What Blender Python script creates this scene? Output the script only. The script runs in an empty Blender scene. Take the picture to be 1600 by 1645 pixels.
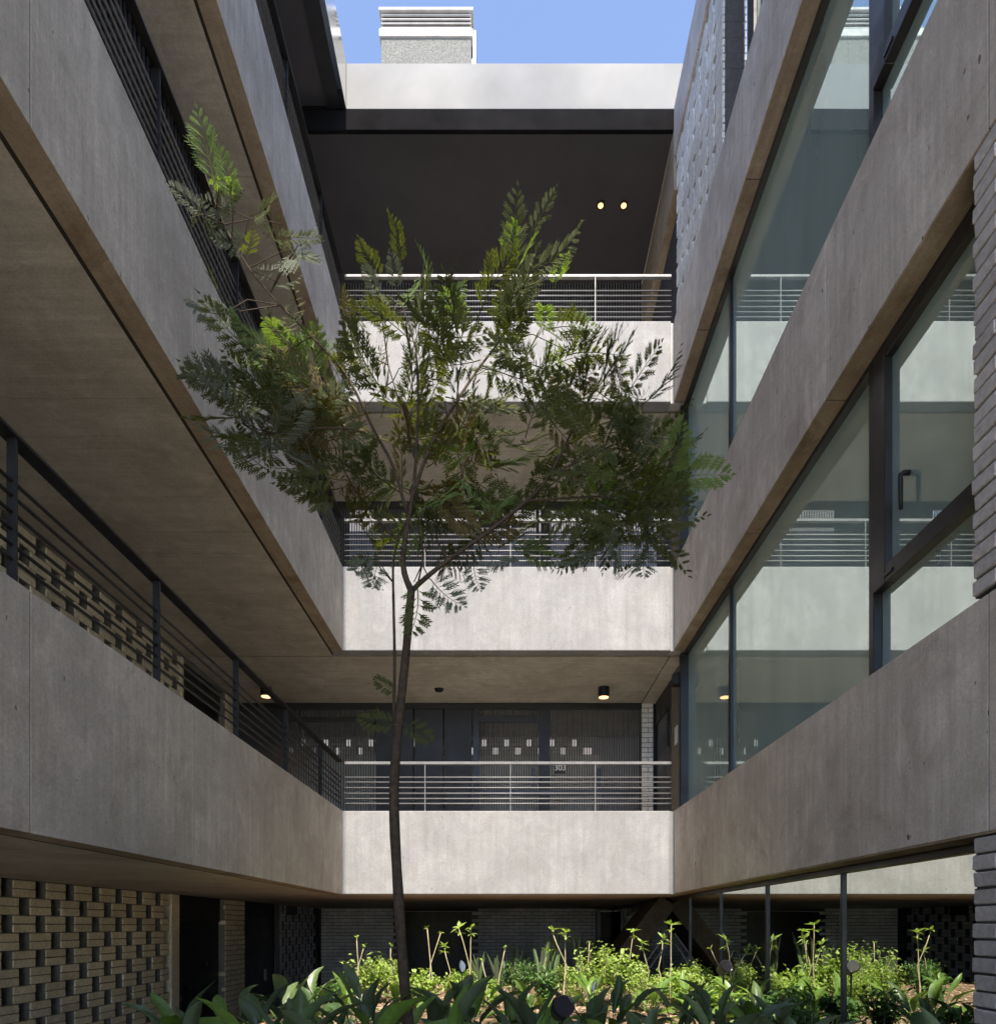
import bpy, bmesh, math, random
from mathutils import Vector, Matrix, Euler
R = math.radians
rnd = random.Random(7)
sc = bpy.context.scene
C = sc.collection

# ---------------------------------------------------------------- camera
E = 1.9            # eye height above the courtyard floor
F = 1100.0         # focal length in pixels of a 1600 px wide picture
VX, VY = 814.0, 1489.0
cam_d = bpy.data.cameras.new('camera')
cam = bpy.data.objects.new('camera', cam_d); C.objects.link(cam)
cam.location = (0, 0, E); cam.rotation_euler = (R(90), 0, 0)
cam_d.sensor_fit = 'HORIZONTAL'; cam_d.sensor_width = 36
cam_d.lens = 36*F/1600
cam_d.shift_x = -(VX-800)/1600
cam_d.shift_y = (VY-822.5)/1600
cam_d.clip_start = .05; cam_d.clip_end = 500
sc.camera = cam

# ---------------------------------------------------------------- light
SUN_EL = math.atan(1.5)
w = bpy.data.worlds.new('World'); sc.world = w; w.use_nodes = True
nt = w.node_tree; nt.nodes.clear()
sky = nt.nodes.new('ShaderNodeTexSky'); sky.sky_type = 'NISHITA'; sky.sun_disc = False
sky.sun_elevation = SUN_EL; sky.sun_rotation = R(180); sky.air_density = .43; sky.dust_density = .2; sky.ozone_density = 3.6
bg = nt.nodes.new('ShaderNodeBackground'); bg.inputs['Strength'].default_value = .15
ow = nt.nodes.new('ShaderNodeOutputWorld')
nt.links.new(sky.outputs[0], bg.inputs[0]); nt.links.new(bg.outputs[0], ow.inputs[0])
sd = bpy.data.lights.new('sun', 'SUN'); sd.energy = 2.0; sd.angle = R(.53); sd.color = (.975, .985, 1)
sun = bpy.data.objects.new('sun', sd); C.objects.link(sun)
sdir = Vector((-.003, math.cos(SUN_EL), -math.sin(SUN_EL)))
sun.rotation_euler = sdir.to_track_quat('-Z', 'Y').to_euler(); sun.location = (0, -8, 20)
sc.view_settings.view_transform = 'Standard'; sc.view_settings.look = 'None'
sc.view_settings.exposure = 2.52; sc.view_settings.gamma = 1
sc.view_settings.use_white_balance = True
sc.view_settings.white_balance_temperature = 7900; sc.view_settings.white_balance_tint = 11
sc.cycles.use_denoising = True
sc.cycles.max_bounces = 12; sc.cycles.diffuse_bounces = 7; sc.cycles.glossy_bounces = 5
sc.cycles.transmission_bounces = 4; sc.cycles.caustics_reflective = False; sc.cycles.caustics_refractive = False
sc.cycles.sample_clamp_indirect = 6

# ---------------------------------------------------------------- node helpers
def newmat(name):
    m = bpy.data.materials.new(name); m.use_nodes = True
    n = m.node_tree.nodes; n.clear()
    return m, n, m.node_tree.links
def nd(n, t, **k):
    x = n.new(t)
    for a, v in k.items():
        if a.startswith('_'): setattr(x, a[1:], v)
    return x
def ramp(n, l, src, stops):
    r = n.new('ShaderNodeValToRGB'); l.new(src, r.inputs[0])
    e = r.color_ramp.elements
    while len(e) < len(stops): e.new(.5)
    for i, (p, c) in enumerate(stops):
        e[i].position = p; e[i].color = (c, c, c, 1) if isinstance(c, (int, float)) else (*c, 1)
    return r.outputs[0]
def mixc(n, l, a, b, fac, mode='MIX'):
    x = n.new('ShaderNodeMix'); x.data_type = 'RGBA'; x.blend_type = mode
    for inp, v in ((x.inputs[6], a), (x.inputs[7], b)):
        if hasattr(v, 'is_output') or isinstance(v, bpy.types.NodeSocket): l.new(v, inp)
        else: inp.default_value = (*v, 1) if len(v) == 3 else v
    if isinstance(fac, bpy.types.NodeSocket): l.new(fac, x.inputs[0])
    else: x.inputs[0].default_value = fac
    return x.outputs[2]
def coords(n, l, scale=(1, 1, 1), loc=(0, 0, 0)):
    g = n.new('ShaderNodeNewGeometry'); m = n.new('ShaderNodeMapping')
    m.inputs['Scale'].default_value = scale; m.inputs['Location'].default_value = loc
    l.new(g.outputs['Position'], m.inputs[0]); return m.outputs[0]
def noise(n, l, vec, scale, detail=4, rough=.55, dist=0):
    x = n.new('ShaderNodeTexNoise'); l.new(vec, x.inputs['Vector'])
    x.inputs['Scale'].default_value = scale; x.inputs['Detail'].default_value = detail
    x.inputs['Roughness'].default_value = rough; x.inputs['Distortion'].default_value = dist
    return x.outputs['Fac']
def bump(n, l, h, strength, dist=.01, normal=None):
    b = n.new('ShaderNodeBump'); b.inputs['Strength'].default_value = strength
    b.inputs['Distance'].default_value = dist; l.new(h, b.inputs['Height'])
    if normal: l.new(normal, b.inputs['Normal'])
    return b.outputs[0]
def finish(n, l, shader):
    o = n.new('ShaderNodeOutputMaterial'); l.new(shader, o.inputs[0])
def pbsdf(n, l, col, rough=.6, spec=.4, metal=0, normal=None):
    p = n.new('ShaderNodeBsdfPrincipled')
    if isinstance(col, bpy.types.NodeSocket): l.new(col, p.inputs['Base Color'])
    else: p.inputs['Base Color'].default_value = (*col, 1)
    if isinstance(rough, bpy.types.NodeSocket): l.new(rough, p.inputs['Roughness'])
    else: p.inputs['Roughness'].default_value = rough
    p.inputs['Specular IOR Level'].default_value = spec; p.inputs['Metallic'].default_value = metal
    if normal: l.new(normal, p.inputs['Normal'])
    return p

def concrete(name, base, dark, stain=(.2, .15, .1), stain_amt=.25, holes=.5, contrast=1.0, board='z'):
    m, n, l = newmat(name)
    sv = {'z': (9, 9, .5), 'y': (9, .6, 9), 'x': (.6, 9, 9)}[board]
    v = coords(n, l)
    big = ramp(n, l, noise(n, l, v, 1.1, 5, .6, .6), [(.38, 0), (.64, 1)])
    med = ramp(n, l, noise(n, l, v, 4.5, 6, .7, 1.4), [(.35, 0), (.7, 1)])
    streak = ramp(n, l, noise(n, l, coords(n, l, sv), 2.2, 5, .6), [(.35, 0), (.7, 1)])
    fine = noise(n, l, v, 70, 4, .7)
    c = mixc(n, l, base, dark, .0)
    for f, a in ((big, .62), (med, .5), (streak, .5)):
        mm = n.new('ShaderNodeMath'); mm.operation = 'MULTIPLY'; l.new(f, mm.inputs[0]); mm.inputs[1].default_value = a*contrast
        c = mixc(n, l, c, dark, mm.outputs[0])
    st = ramp(n, l, noise(n, l, coords(n, l, (1, 1, 1), (7, 3, 1)), 2.1, 6, .62, .8), [(.52, 0), (.72, 1)])
    sm = n.new('ShaderNodeMath'); sm.operation = 'MULTIPLY'; l.new(st, sm.inputs[0]); sm.inputs[1].default_value = stain_amt
    c = mixc(n, l, c, stain, sm.outputs[0])
    pale = ramp(n, l, noise(n, l, coords(n, l, (1, 1, .6), (2, 8, 5)), 2.7, 6, .65, 1.8), [(.54, 0), (.70, .35)])
    c = mixc(n, l, c, tuple(min(.85, x*1.12) for x in base), pale)
    fr = ramp(n, l, fine, [(.3, .82), (.7, 1.12)])
    c = mixc(n, l, c, fr, 1.0, 'MULTIPLY')
    # air holes, gathered in patches
    hole = ramp(n, l, noise(n, l, coords(n, l, (1, 1, .55)), 26, 2, .5), [(.70, 0), (.735, 1)])
    pick = ramp(n, l, noise(n, l, coords(n, l, (1, 1, 1), (5, 5, 5)), 7, 2, .5), [(.46, 0), (.52, 1)])
    patch = ramp(n, l, noise(n, l, coords(n, l, (1, 1, 1), (3, 9, 4)), .9, 3), [(.42, 0), (.56, 1)])
    h1 = n.new('ShaderNodeMath'); h1.operation = 'MULTIPLY'; l.new(hole, h1.inputs[0]); l.new(pick, h1.inputs[1])
    h2 = n.new('ShaderNodeMath'); h2.operation = 'MULTIPLY'; l.new(h1.outputs[0], h2.inputs[0]); l.new(patch, h2.inputs[1])
    h3 = n.new('ShaderNodeMath'); h3.operation = 'MULTIPLY'; l.new(h2.outputs[0], h3.inputs[0]); h3.inputs[1].default_value = holes
    c = mixc(n, l, c, (dark[0]*.35, dark[1]*.33, dark[2]*.3), h3.outputs[0])
    # a few fine cracks and scratches
    wv = n.new('ShaderNodeTexNoise'); wv.inputs['Scale'].default_value = 3; wv.inputs['Detail'].default_value = 8
    wv.inputs['Distortion'].default_value = 1.5; l.new(coords(n, l, (3, 3, .8), (1, 2, 9)), wv.inputs['Vector'])
    cr = ramp(n, l, wv.outputs['Fac'], [(.495, 0), (.5, 1), (.505, 0)])
    cm = n.new('ShaderNodeMath'); cm.operation = 'MULTIPLY'; l.new(cr, cm.inputs[0]); l.new(patch, cm.inputs[1])
    cm2 = n.new('ShaderNodeMath'); cm2.operation = 'MULTIPLY'; l.new(cm.outputs[0], cm2.inputs[0]); cm2.inputs[1].default_value = .3
    c = mixc(n, l, c, dark, cm2.outputs[0])
    b = bump(n, l, fine, .25, .004)
    b = bump(n, l, streak, .12, .01, b)
    inv = n.new('ShaderNodeMath'); inv.operation = 'SUBTRACT'; inv.inputs[0].default_value = 1; l.new(h3.outputs[0], inv.inputs[1])
    b = bump(n, l, inv.outputs[0], .6, .006, b)
    finish(n, l, pbsdf(n, l, c, .78, .3, 0, b).outputs[0]); return m

def brickmat(name, c1, c2, rough=.85, bumpk=.5):
    m, n, l = newmat(name)
    oi = n.new('ShaderNodeObjectInfo')
    v = coords(n, l)
    isl = n.new('ShaderNodeNewGeometry')
    ad = n.new('ShaderNodeMath'); ad.operation = 'ADD'; l.new(oi.outputs['Random'], ad.inputs[0]); l.new(isl.outputs['Random Per Island'], ad.inputs[1])
    fr = n.new('ShaderNodeMath'); fr.operation = 'FRACT'; l.new(ad.outputs[0], fr.inputs[0])
    c = mixc(n, l, c1, c2, fr.outputs[0])
    f1 = noise(n, l, v, 38, 5, .7)
    c = mixc(n, l, c, ramp(n, l, f1, [(.3, .72), (.7, 1.15)]), 1, 'MULTIPLY')
    g = ramp(n, l, noise(n, l, v, 1.4, 4), [(.4, .8), (.65, 1.05)])
    c = mixc(n, l, c, g, 1, 'MULTIPLY')
    b = bump(n, l, f1, bumpk, .006)
    finish(n, l, pbsdf(n, l, c, rough, .3, 0, b).outputs[0]); return m

def plain(name, col, rough=.5, metal=0, spec=.4, var=.15, scale=12, bumpk=.05):
    m, n, l = newmat(name)
    v = coords(n, l)
    f = noise(n, l, v, scale, 4, .6)
    c = mixc(n, l, col, ramp(n, l, f, [(.3, 1-var), (.7, 1+var)]), 1, 'MULTIPLY')
    rr = ramp(n, l, noise(n, l, v, scale*.6, 3), [(.3, max(.02, rough-.08)), (.7, min(1, rough+.08))])
    finish(n, l, pbsdf(n, l, c, rr, spec, metal, bump(n, l, f, bumpk, .004)).outputs[0]); return m

def emis(name, col, s):
    m, n, l = newmat(name)
    e = n.new('ShaderNodeEmission'); e.inputs[0].default_value = (*col, 1); e.inputs[1].default_value = s
    finish(n, l, e.outputs[0]); return m

def glass(name, inner, refl, fac):
    """coated window pane: strong greenish reflection over a dim interior"""
    m, n, l = newmat(name)
    v = coords(n, l)
    b = bump(n, l, noise(n, l, v, .9, 1), .02, .02)
    g = n.new('ShaderNodeBsdfGlossy'); g.inputs['Color'].default_value = (*refl, 1); g.inputs['Roughness'].default_value = .0
    l.new(b, g.inputs['Normal'])
    d = n.new('ShaderNodeBsdfDiffuse')
    dc = mixc(n, l, inner, ramp(n, l, noise(n, l, coords(n, l, (1, 1, .25)), 1.2, 3), [(.3, .8), (.7, 1.2)]), 1, 'MULTIPLY')
    l.new(dc, d.inputs[0])
    x = n.new('ShaderNodeMixShader'); x.inputs[0].default_value = fac
    l.new(d.outputs[0], x.inputs[1]); l.new(g.outputs[0], x.inputs[2])
    finish(n, l, x.outputs[0]); return m

def leafmat(name, c1, c2, back=None, trans=.4, rough=.42, spec=.4):
    m, n, l = newmat(name)
    oi = n.new('ShaderNodeObjectInfo'); geo = n.new('ShaderNodeNewGeometry')
    ad = n.new('ShaderNodeMath'); ad.operation = 'ADD'; l.new(oi.outputs['Random'], ad.inputs[0]); l.new(geo.outputs['Random Per Island'], ad.inputs[1])
    fr = n.new('ShaderNodeMath'); fr.operation = 'FRACT'; l.new(ad.outputs[0], fr.inputs[0])
    c = mixc(n, l, c1, c2, fr.outputs[0])
    f = noise(n, l, coords(n, l), 45, 3)
    c = mixc(n, l, c, ramp(n, l, f, [(.3, .8), (.7, 1.2)]), 1, 'MULTIPLY')
    cf = c
    if back: cf = mixc(n, l, c, back, geo.outputs['Backfacing'])
    p = pbsdf(n, l, cf, rough, spec, 0, bump(n, l, f, .2, .003))
    t = n.new('ShaderNodeBsdfTranslucent')
    l.new(mixc(n, l, c, (1.3, 1.35, .6), 1, 'MULTIPLY'), t.inputs[0])
    x = n.new('ShaderNodeMixShader'); x.inputs[0].default_value = trans
    l.new(p.outputs[0], x.inputs[1]); l.new(t.outputs[0], x.inputs[2])
    finish(n, l, x.outputs[0]); return m

M = dict(
    bar=plain('grille_bar_paint', (.10, .10, .103), .6, 0, .2, .2, 14),
    offpink=plain('pale_render', (.12, .11, .105), .8, 0, .1, .12, 2),
    beam=plain('black_beam_paint', (.012, .0115, .012), 1, 0, 0, .3, 2),
    joint=plain('joint_filler', (.04, .034, .028), .9, 0, .1),
    conc=concrete('concrete_wall_shaded', (.76, .70, .63), (.38, .35, .31), (.26, .20, .15), .35, .8, 1.0),  # shaded side walls: same concrete, base colour lifted to brighten the shade
    conc_r=concrete('concrete_wall_right_shaded', (.76, .69, .63), (.38, .335, .30), (.24, .17, .13), .4, 1.0, 1.0),  # right-hand walls, colour lifted against the shade in the same way
    conc_far=concrete('concrete_wall_sunlit', (.34, .343, .355), (.20, .202, .21), (.25, .235, .21), .4, .6, 1.1),  # sunlit copy of the wall concrete, colour lowered against the strong sun
    soffit=concrete('concrete_soffit_bounce_warm', (.60, .55, .48), (.33, .29, .24), (.2, .15, .1), .35, .15, 1.1, 'x'),  # tan tint carries warm bounce light in the base colour
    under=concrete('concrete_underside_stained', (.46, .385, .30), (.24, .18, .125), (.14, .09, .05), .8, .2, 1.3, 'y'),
    slab=concrete('concrete_floor', (.5, .49, .47), (.36, .35, .33)),
    black=plain('black_paint', (.022, .022, .026), .5, 0, .4, .2),
    black_soffit=plain('black_plaster', (.075, .07, .074), .8, 0, .05, .12, 1.2, .02),
    frame=plain('anodised_frame', (.022, .021, .022), .38, 0, .4, .15, 9),
    steel=plain('grey_painted_steel', (.17, .17, .175), .5, .2, .5, .15, 14),
    steel_dk=plain('dark_and_shaded_steel', (.014, .014, .015), .5, 0, .3, .15, 14),  # dark fittings; also the shade-darkened copy of the grey railing steel
    metal=plain('brushed_fascia', (.145, .15, .153), .55, 0, .12, .12, 1.2, .02),
    mirror=plain('polished_fascia', (.8, .8, .8), .09, 1, .5, .03, 1.5, .0),
    door=plain('black_door_panel', (.012, .012, .015), .35, 0, .4, .2, 6),
    plaster=plain('brown_plaster', (.16, .145, .125), .8, 0, .3, .15, 8, .1),
    brick_cream=brickmat('cream_brick', (.86, .78, .60), (.74, .66, .50)),
    brick_grey=brickmat('grey_painted_brick', (.62, .585, .57), (.5, .475, .465), .7, .8),
    brick_pale=brickmat('pale_painted_brick', (.84, .83, .80), (.76, .75, .72), .8, .3),
    brick_blue=brickmat('blue_grey_brick', (.62, .62, .68), (.5, .5, .56)),
    mortar=plain('mortar', (.2, .19, .17), .9, 0, .2, .2, 30, .2),
    mortar_dk=plain('dark_mortar', (.085, .083, .085), .9, 0, .2, .2, 30, .2),
    stucco=plain('grey_pebble_render', (.14, .14, .13), .95, 0, .2, .45, 55, .8),
    white=plain('white_paint', (.72, .71, .69), .6, 0, .4, .08, 6),
    glass=glass('coated_window_glass', (.44, .60, .575), (.87, 1.0, .955), .60),
    glass_g=glass('ground_window_glass', (.012, .014, .012), (.80, .85, .79), .78),
    soil=plain('garden_soil', (.16, .105, .07), .95, 0, .2, .6, 28, .9),
    floor=plain('courtyard_paving', (.6, .57, .52), .7, 0, .3, .2, 8, .1),
    mulch=brickmat('bark_chip', (.30, .2, .13), (.5, .38, .28)),
    bark=plain('tree_bark', (.045, .032, .022), .85, 0, .25, .45, 40, .6),
    twig=plain('dry_stem', (.36, .32, .2), .8, 0, .3, .3, 40, .3),
    frond_g=leafmat('frond_green', (.055, .072, .014), (.105, .118, .026), (.075, .088, .035), .45, .6, .15),
    frond_b=leafmat('frond_bright', (.12, .19, .04), (.17, .25, .06), (.13, .19, .07), .45, .6, .15),
    frond_y=leafmat('frond_brown', (.15, .115, .02), (.10, .08, .02), (.12, .10, .05), .45, .6, .15),
    frond_s=leafmat('frond_silvery', (.05, .072, .03), (.08, .10, .055), (.10, .115, .085), .3, .6, .15),
    broad=leafmat('broad_leaf', (.035, .075, .025), (.10, .15, .06), (.10, .14, .085), .22, .36, .5),
    broad_l=leafmat('broad_leaf_light', (.1, .2, .04), (.15, .25, .06), None, .35, .35),
    shrub=leafmat('shrub_leaf', (.22, .34, .08), (.34, .45, .13), None, .4, .45),
    shrub_d=leafmat('shrub_leaf_dark', (.06, .14, .04), (.10, .2, .06), None, .35, .45),
    spathe=plain('white_flower', (.8, .8, .74), .6, 0, .3, .05),
    lens=emis('warm_lamp_lens', (1, .62, .3), .42),
    lens_s=emis('warm_lamp_lens_soft', (1, .62, .36), .4),
    red=plain('red_paint', (.45, .03, .025), .4),
    sign=plain('sign_plate', (.015, .015, .017), .5),
    wood=plain('weathered_timber', (.045, .036, .022), .8, 0, .3, .3, 18, .3),
)

# ---------------------------------------------------------------- object helpers
def setp(o, label=None, cat=None, group=None, kind=None):
    if label: o['label'] = label
    if cat: o['category'] = cat
    if group: o['group'] = group
    if kind: o['kind'] = kind
    return o
def thing(name, loc, label, cat, group=None, kind=None):
    o = bpy.data.objects.new(name, None); C.objects.link(o)
    o.location = loc; o.empty_display_size = .1
    return setp(o, label, cat, group, kind)
def link(name, me, root=None, loc=None, rot=None, scale=None):
    o = bpy.data.objects.new(name, me); C.objects.link(o)
    if root:
        o.parent = root
        base = Vector(root.get('_w', root.location))
        if loc is not None: o.location = Vector(loc)-base
        o['_w'] = tuple(loc) if loc is not None else tuple(base)
    else:
        if loc is not None: o.location = loc
        o['_w'] = tuple(o.location)
    if rot is not None: o.rotation_euler = rot
    if scale is not None: o.scale = scale
    return o
class MB:
    """collects geometry given in world coordinates"""
    def __init__(s): s.v = []; s.f = []
    def box(s, a, b):
        x0, x1 = sorted((a[0], b[0])); y0, y1 = sorted((a[1], b[1])); z0, z1 = sorted((a[2], b[2])); k = len(s.v)
        s.v += [(x0,y0,z0),(x1,y0,z0),(x1,y1,z0),(x0,y1,z0),(x0,y0,z1),(x1,y0,z1),(x1,y1,z1),(x0,y1,z1)]
        s.f += [tuple(k+i for i in q) for q in ((0,3,2,1),(4,5,6,7),(0,1,5,4),(1,2,6,5),(2,3,7,6),(3,0,4,7))]
        return s
    def tube(s, pts, rad, seg=8, cap=True):
        pts = [Vector(p) for p in pts]; rings = []
        if not hasattr(rad, '__len__'): rad = [rad]*len(pts)
        up = Vector((.13, .21, 1))
        for i, p in enumerate(pts):
            t = (pts[min(i+1, len(pts)-1)]-pts[max(i-1, 0)]).normalized()
            a = t.cross(up)
            if a.length < .1: a = t.cross(Vector((1, .1, 0)))
            a.normalize(); b = a.cross(t).normalized(); k = len(s.v)
            for j in range(seg):
                q = 2*math.pi*j/seg
                s.v.append(tuple(p+(a*math.cos(q)+b*math.sin(q))*rad[i]))
            rings.append(k)
        for r0, r1 in zip(rings, rings[1:]):
            for j in range(seg): s.f.append((r0+j, r1+j, r1+(j+1)%seg, r0+(j+1)%seg))
        if cap:
            s.f.append(tuple(rings[0]+j for j in range(seg))); s.f.append(tuple(rings[-1]+j for j in reversed(range(seg))))
        return s
    def poly(s, pts):
        k = len(s.v); s.v += [tuple(p) for p in pts]; s.f.append(tuple(range(k, k+len(pts)))); return s
    def mesh(s, name, mat, base=(0, 0, 0), bevel=0, smooth=False):
        me = bpy.data.meshes.new(name)
        me.from_pydata([(x-base[0], y-base[1], z-base[2]) for x, y, z in s.v], [], s.f)
        if bevel:
            bm = bmesh.new(); bm.from_mesh(me)
            bmesh.ops.bevel(bm, geom=bm.edges[:], offset=bevel, segments=2 if bevel > .006 else 1, affect='EDGES', clamp_overlap=True, profile=.6)
            bm.to_mesh(me); bm.free()
        me.materials.append(mat)
        if smooth:
            for p in me.polygons: p.use_smooth = True
        me.update(); return me
    def obj(s, name, mat, root=None, bevel=0, smooth=False, at=None):
        base = at if at is not None else (tuple(root['_w']) if root and '_w' in root else (tuple(root.location) if root else s.mid()))
        me = s.mesh(name, mat, base, bevel, smooth)
        return link(name, me, root, base)
    def mid(s):
        n = len(s.v); return (sum(v[0] for v in s.v)/n, sum(v[1] for v in s.v)/n, min(v[2] for v in s.v))
def box(a, b): return MB().box(a, b)
def struct(name, mb, mat, bevel=0, label=None, cat=None):
    return setp(mb.obj(name, mat, None, bevel), label, cat, None, 'structure')
def P(px, py, Y):
    """point at depth Y seen at picture position px, py (1600 px wide)"""
    return Vector(((px-VX)*Y/F, Y, E+(VY-py)*Y/F))
def px_of(p):
    y = max(p[1], .01); return (VX+F*p[0]/y, VY-F*(p[2]-E)/y)
def seen(p):
    if p[1] < .5: return False
    a, b = px_of(p); return -30 < a < 1630 and -30 < b < 1675

# ---------------------------------------------------------------- levels and planes (metres, heights relative to the eye turned absolute)
H = lambda h: E+h
B = [(.378, 1.353), (3.229, 4.211), (6.138, 7.084)]     # undersides and tops of the parapets
D = 8.0; NEAR = -2.1
XL, XR = -1.92, 1.956; XG = 2.13; XW = -3.90
TH = .16
ROOF0, ROOF1 = 9.564, 10.10
JOINTS = [-1.5, -.08, 1.34, 2.76, 4.18, 5.6, 7.02]

# ground and structure
struct('ground', box((-60, -60, -.3), (60, 90, 0)), M['floor'])

def run_panels(root, x0, x1, ya, yb, z0, z1, mat, joints, name='panel', bevel=0, gap=.009):
    ys = [ya]+[j for j in joints if ya+.05 < j < yb-.05]+[yb]
    for a, b in zip(ys, ys[1:]):
        box((x0, a+(gap/2 if a != ya else 0), z0), (x1, b-(gap/2 if b != yb else 0), z1)).obj(name, mat, root, bevel)
    xm = (x0+x1)/2
    for j in ys[1:-1]: box((x0+.004, j-.0043, z0+.003), (x1-.004, j+.0043, z1-.003)).obj('joint_strip', M['joint'], root)

side = ['lowest', 'middle', 'topmost']
for i, (a, b) in enumerate(B):
    za, zb = H(a), H(b)
    # left
    r = thing('concrete_parapet', (XL-TH/2, 3, za), f'{side[i]} of the three long concrete parapets along the left side of the courtyard', 'parapet')
    run_panels(r, XL-TH, XL, NEAR, D, za, zb, M['conc'], JOINTS)
    # right
    r = thing('concrete_parapet', (XR+TH/2, 3, za), f'{side[i]} of the three concrete bands between the windows on the right side', 'parapet')
    js = [j+.02 for j in JOINTS]
    run_panels(r, XR, XR+.26, NEAR, D, za+.012, zb, M['conc_r'], js)
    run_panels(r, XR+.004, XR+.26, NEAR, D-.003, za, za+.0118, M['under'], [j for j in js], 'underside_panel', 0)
    # far
    r = thing('concrete_parapet', (0, D+TH/2, za), f'{side[i]} of the three sunlit white parapets across the far end', 'parapet')
    box((XL-TH+.002, D+.003, za), (XR-.035, D+TH, zb)).obj('panel', M['conc_far'], r, .01)
    box((XR-.035, D+.03, za+.002), (XR+.26, D+TH-.01, zb-.002)).obj('joint_strip', M['slab'], r)
# slabs with soffits: a drip groove, its shade drawn as a dark strip, runs 13 cm behind the edge
def slab_left(i, name_label):
    za = H(B[i][0]); x1 = XL-TH-.003
    r = thing('balcony_slab', (XW+.8, 3, za), name_label, 'floor slab')
    gx = XL-.13
    ys = [NEAR]+JOINTS[1:]+[D+.165]
    for a, b in zip(ys, ys[1:]):
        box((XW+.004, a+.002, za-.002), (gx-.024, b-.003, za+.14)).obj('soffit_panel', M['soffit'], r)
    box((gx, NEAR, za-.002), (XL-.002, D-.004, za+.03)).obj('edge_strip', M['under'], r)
    box((XW-.3, NEAR-2, za+.15), (x1, D+.15, za+.5)).obj('slab_core', M['slab'], r)
    box((gx-.0236, NEAR, za-.0012), (gx-.0005, D+.12, za+.03)).obj('groove_shade', M['joint'], r)  # flush dark strip painted in for the shade of the groove
    box((gx-.06, NEAR, za+.031), (gx+.02, D+.12, za+.06)).obj('groove_shade', M['black'], r)
    return r
slab_left(0, 'lowest left balcony slab, its dark underside above the cream brick screen')
slab_left(1, 'middle left balcony slab whose broad tan underside fills the left of the picture')
slab_left(2, 'topmost left balcony slab with a grooved tan underside')
def slab_far(i, lab, back):
    za = H(B[i][0]); y1 = D+TH+.003; gy = D+.165
    r = thing('balcony_slab', (0, D+1, za), lab, 'floor slab')
    box((XW+.004, gy+.024, za), (XG-.19, back, za+.14)).obj('soffit_panel', M['soffit'], r)
    box((XG-.172, gy+.024, za), (XG+1.2, back, za+.14)).obj('soffit_panel', M['soffit'], r)
    box((XL-.13, D+.006+TH, za+.001), (XG+.2, gy, za+.03)).obj('edge_strip', M['soffit'], r)
    box((XW-1.3, D+.17, za+.145), (XG+1.2, back, za+.5)).obj('slab_core', M['slab'], r)
    box((XL-.1, y1, za+.02), (XG+.2, gy+.05, za+.06)).obj('groove_shade', M['black'], r)  # black backing makes the groove read as shaded
slab_far(0, 'lowest slab of the far wing, above the garden passage', 20)
slab_far(1, 'middle slab of the far wing with a round lamp below it', 11.82)
slab_far(2, 'topmost slab of the far wing, behind the tree crown', 9.98)
# roof
r = thing('roof_edge', (0, D, H(ROOF0)), 'flat black roof with bright metal fascia framing the patch of sky', 'roof')
box((-1.876, D+.003, H(ROOF0)), (XR+.6, D+.06, H(ROOF1))).obj('metal_fascia', M['metal'], r, .004)
box((-1.936, NEAR, H(ROOF0)), (-1.876, D+.06, H(ROOF1))).obj('metal_fascia', M['mirror'], r, .004)
box((-2.095, NEAR, H(ROOF0)-.002), (-1.937, D-.002, H(ROOF0)+.1)).obj('gutter_underside', M['black'], r)
box((XW-.6, NEAR-2, H(ROOF0)+.03), (-2.096, D-.002, H(ROOF0)+.4)).obj('dark_soffit', M['black_soffit'], r)
box((XW-.6, D+.004, H(9.32)), (XR-.002, D+.05, H(ROOF0)-.003)).obj('black_beam', M['beam'], r, .006)
box((XW-.6, D+.004, H(ROOF0)-.002), (-1.938, D+.2, H(ROOF0)+.4)).obj('black_beam', M['beam'], r)
box((XW-.6, D+.0505, H(9.32)), (XR-.002, 10.2, H(ROOF0))).obj('dark_soffit', M['black_soffit'], r)
box((-1.8, D+.07, H(ROOF0)+.05), (XR+3, 10.4, H(ROOF1)-.06)).obj('roof_deck', M['slab'], r)
r = thing('shade_canopy', (0, NEAR-3, H(ROOF0)), 'added sun-blocking slab on four columns, out of view behind the viewer', 'roof')  # added out of view to keep sun off the front of the bed
box((-6, NEAR-6, H(ROOF0)), (6, NEAR-.4, H(ROOF1))).obj('shade_slab', M['slab'], r)
for cx in (-4.6, 3.4):
    for cy in (NEAR-5.6, NEAR-3.4): box((cx, cy, 0), (cx+.4, cy+.4, H(ROOF0))).obj('column', M['conc'], r)
# top band on the right
r = thing('concrete_parapet', (XR+.1, 3, H(9.02)), 'slim concrete roof band above the perforated pale brick wall, upper right', 'parapet')
run_panels(r, XR, XR+.24, NEAR, D, H(9.02), H(9.585), M['conc_r'], [j+.02 for j in JOINTS])
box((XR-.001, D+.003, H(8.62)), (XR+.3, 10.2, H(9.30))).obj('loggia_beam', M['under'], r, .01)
box((XR+.1, D+.02, H(7.1)), (XR+.5, 10.2, H(8.6))).obj('loggia_wall', M['black_soffit'], r)

# ---------------------------------------------------------------- masses behind
struct('gallery_wall', box((XW-.2, NEAR-2, H(3.74)), (XW-.004, D+6, H(6.28))), M['white'])
struct('gallery_wall', box((XW-.2, NEAR-2, H(6.65)), (XW-.004, D+6, H(ROOF0))), M['white'])
struct('inner_wall', box((XW-1.2, NEAR-3, 0), (XW-.75, D+9, H(ROOF0)-.2)), M['door'])  # near-black colour stands in for the shade behind the brick holes
struct('room_mass', box((2.75, NEAR-3, 0), (6, 7.95, H(9.5))), M['slab'])
struct('room_back_wall', box((2.9, 7.96, 0), (3.2, 17, H(6.1))), M['slab'])

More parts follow.
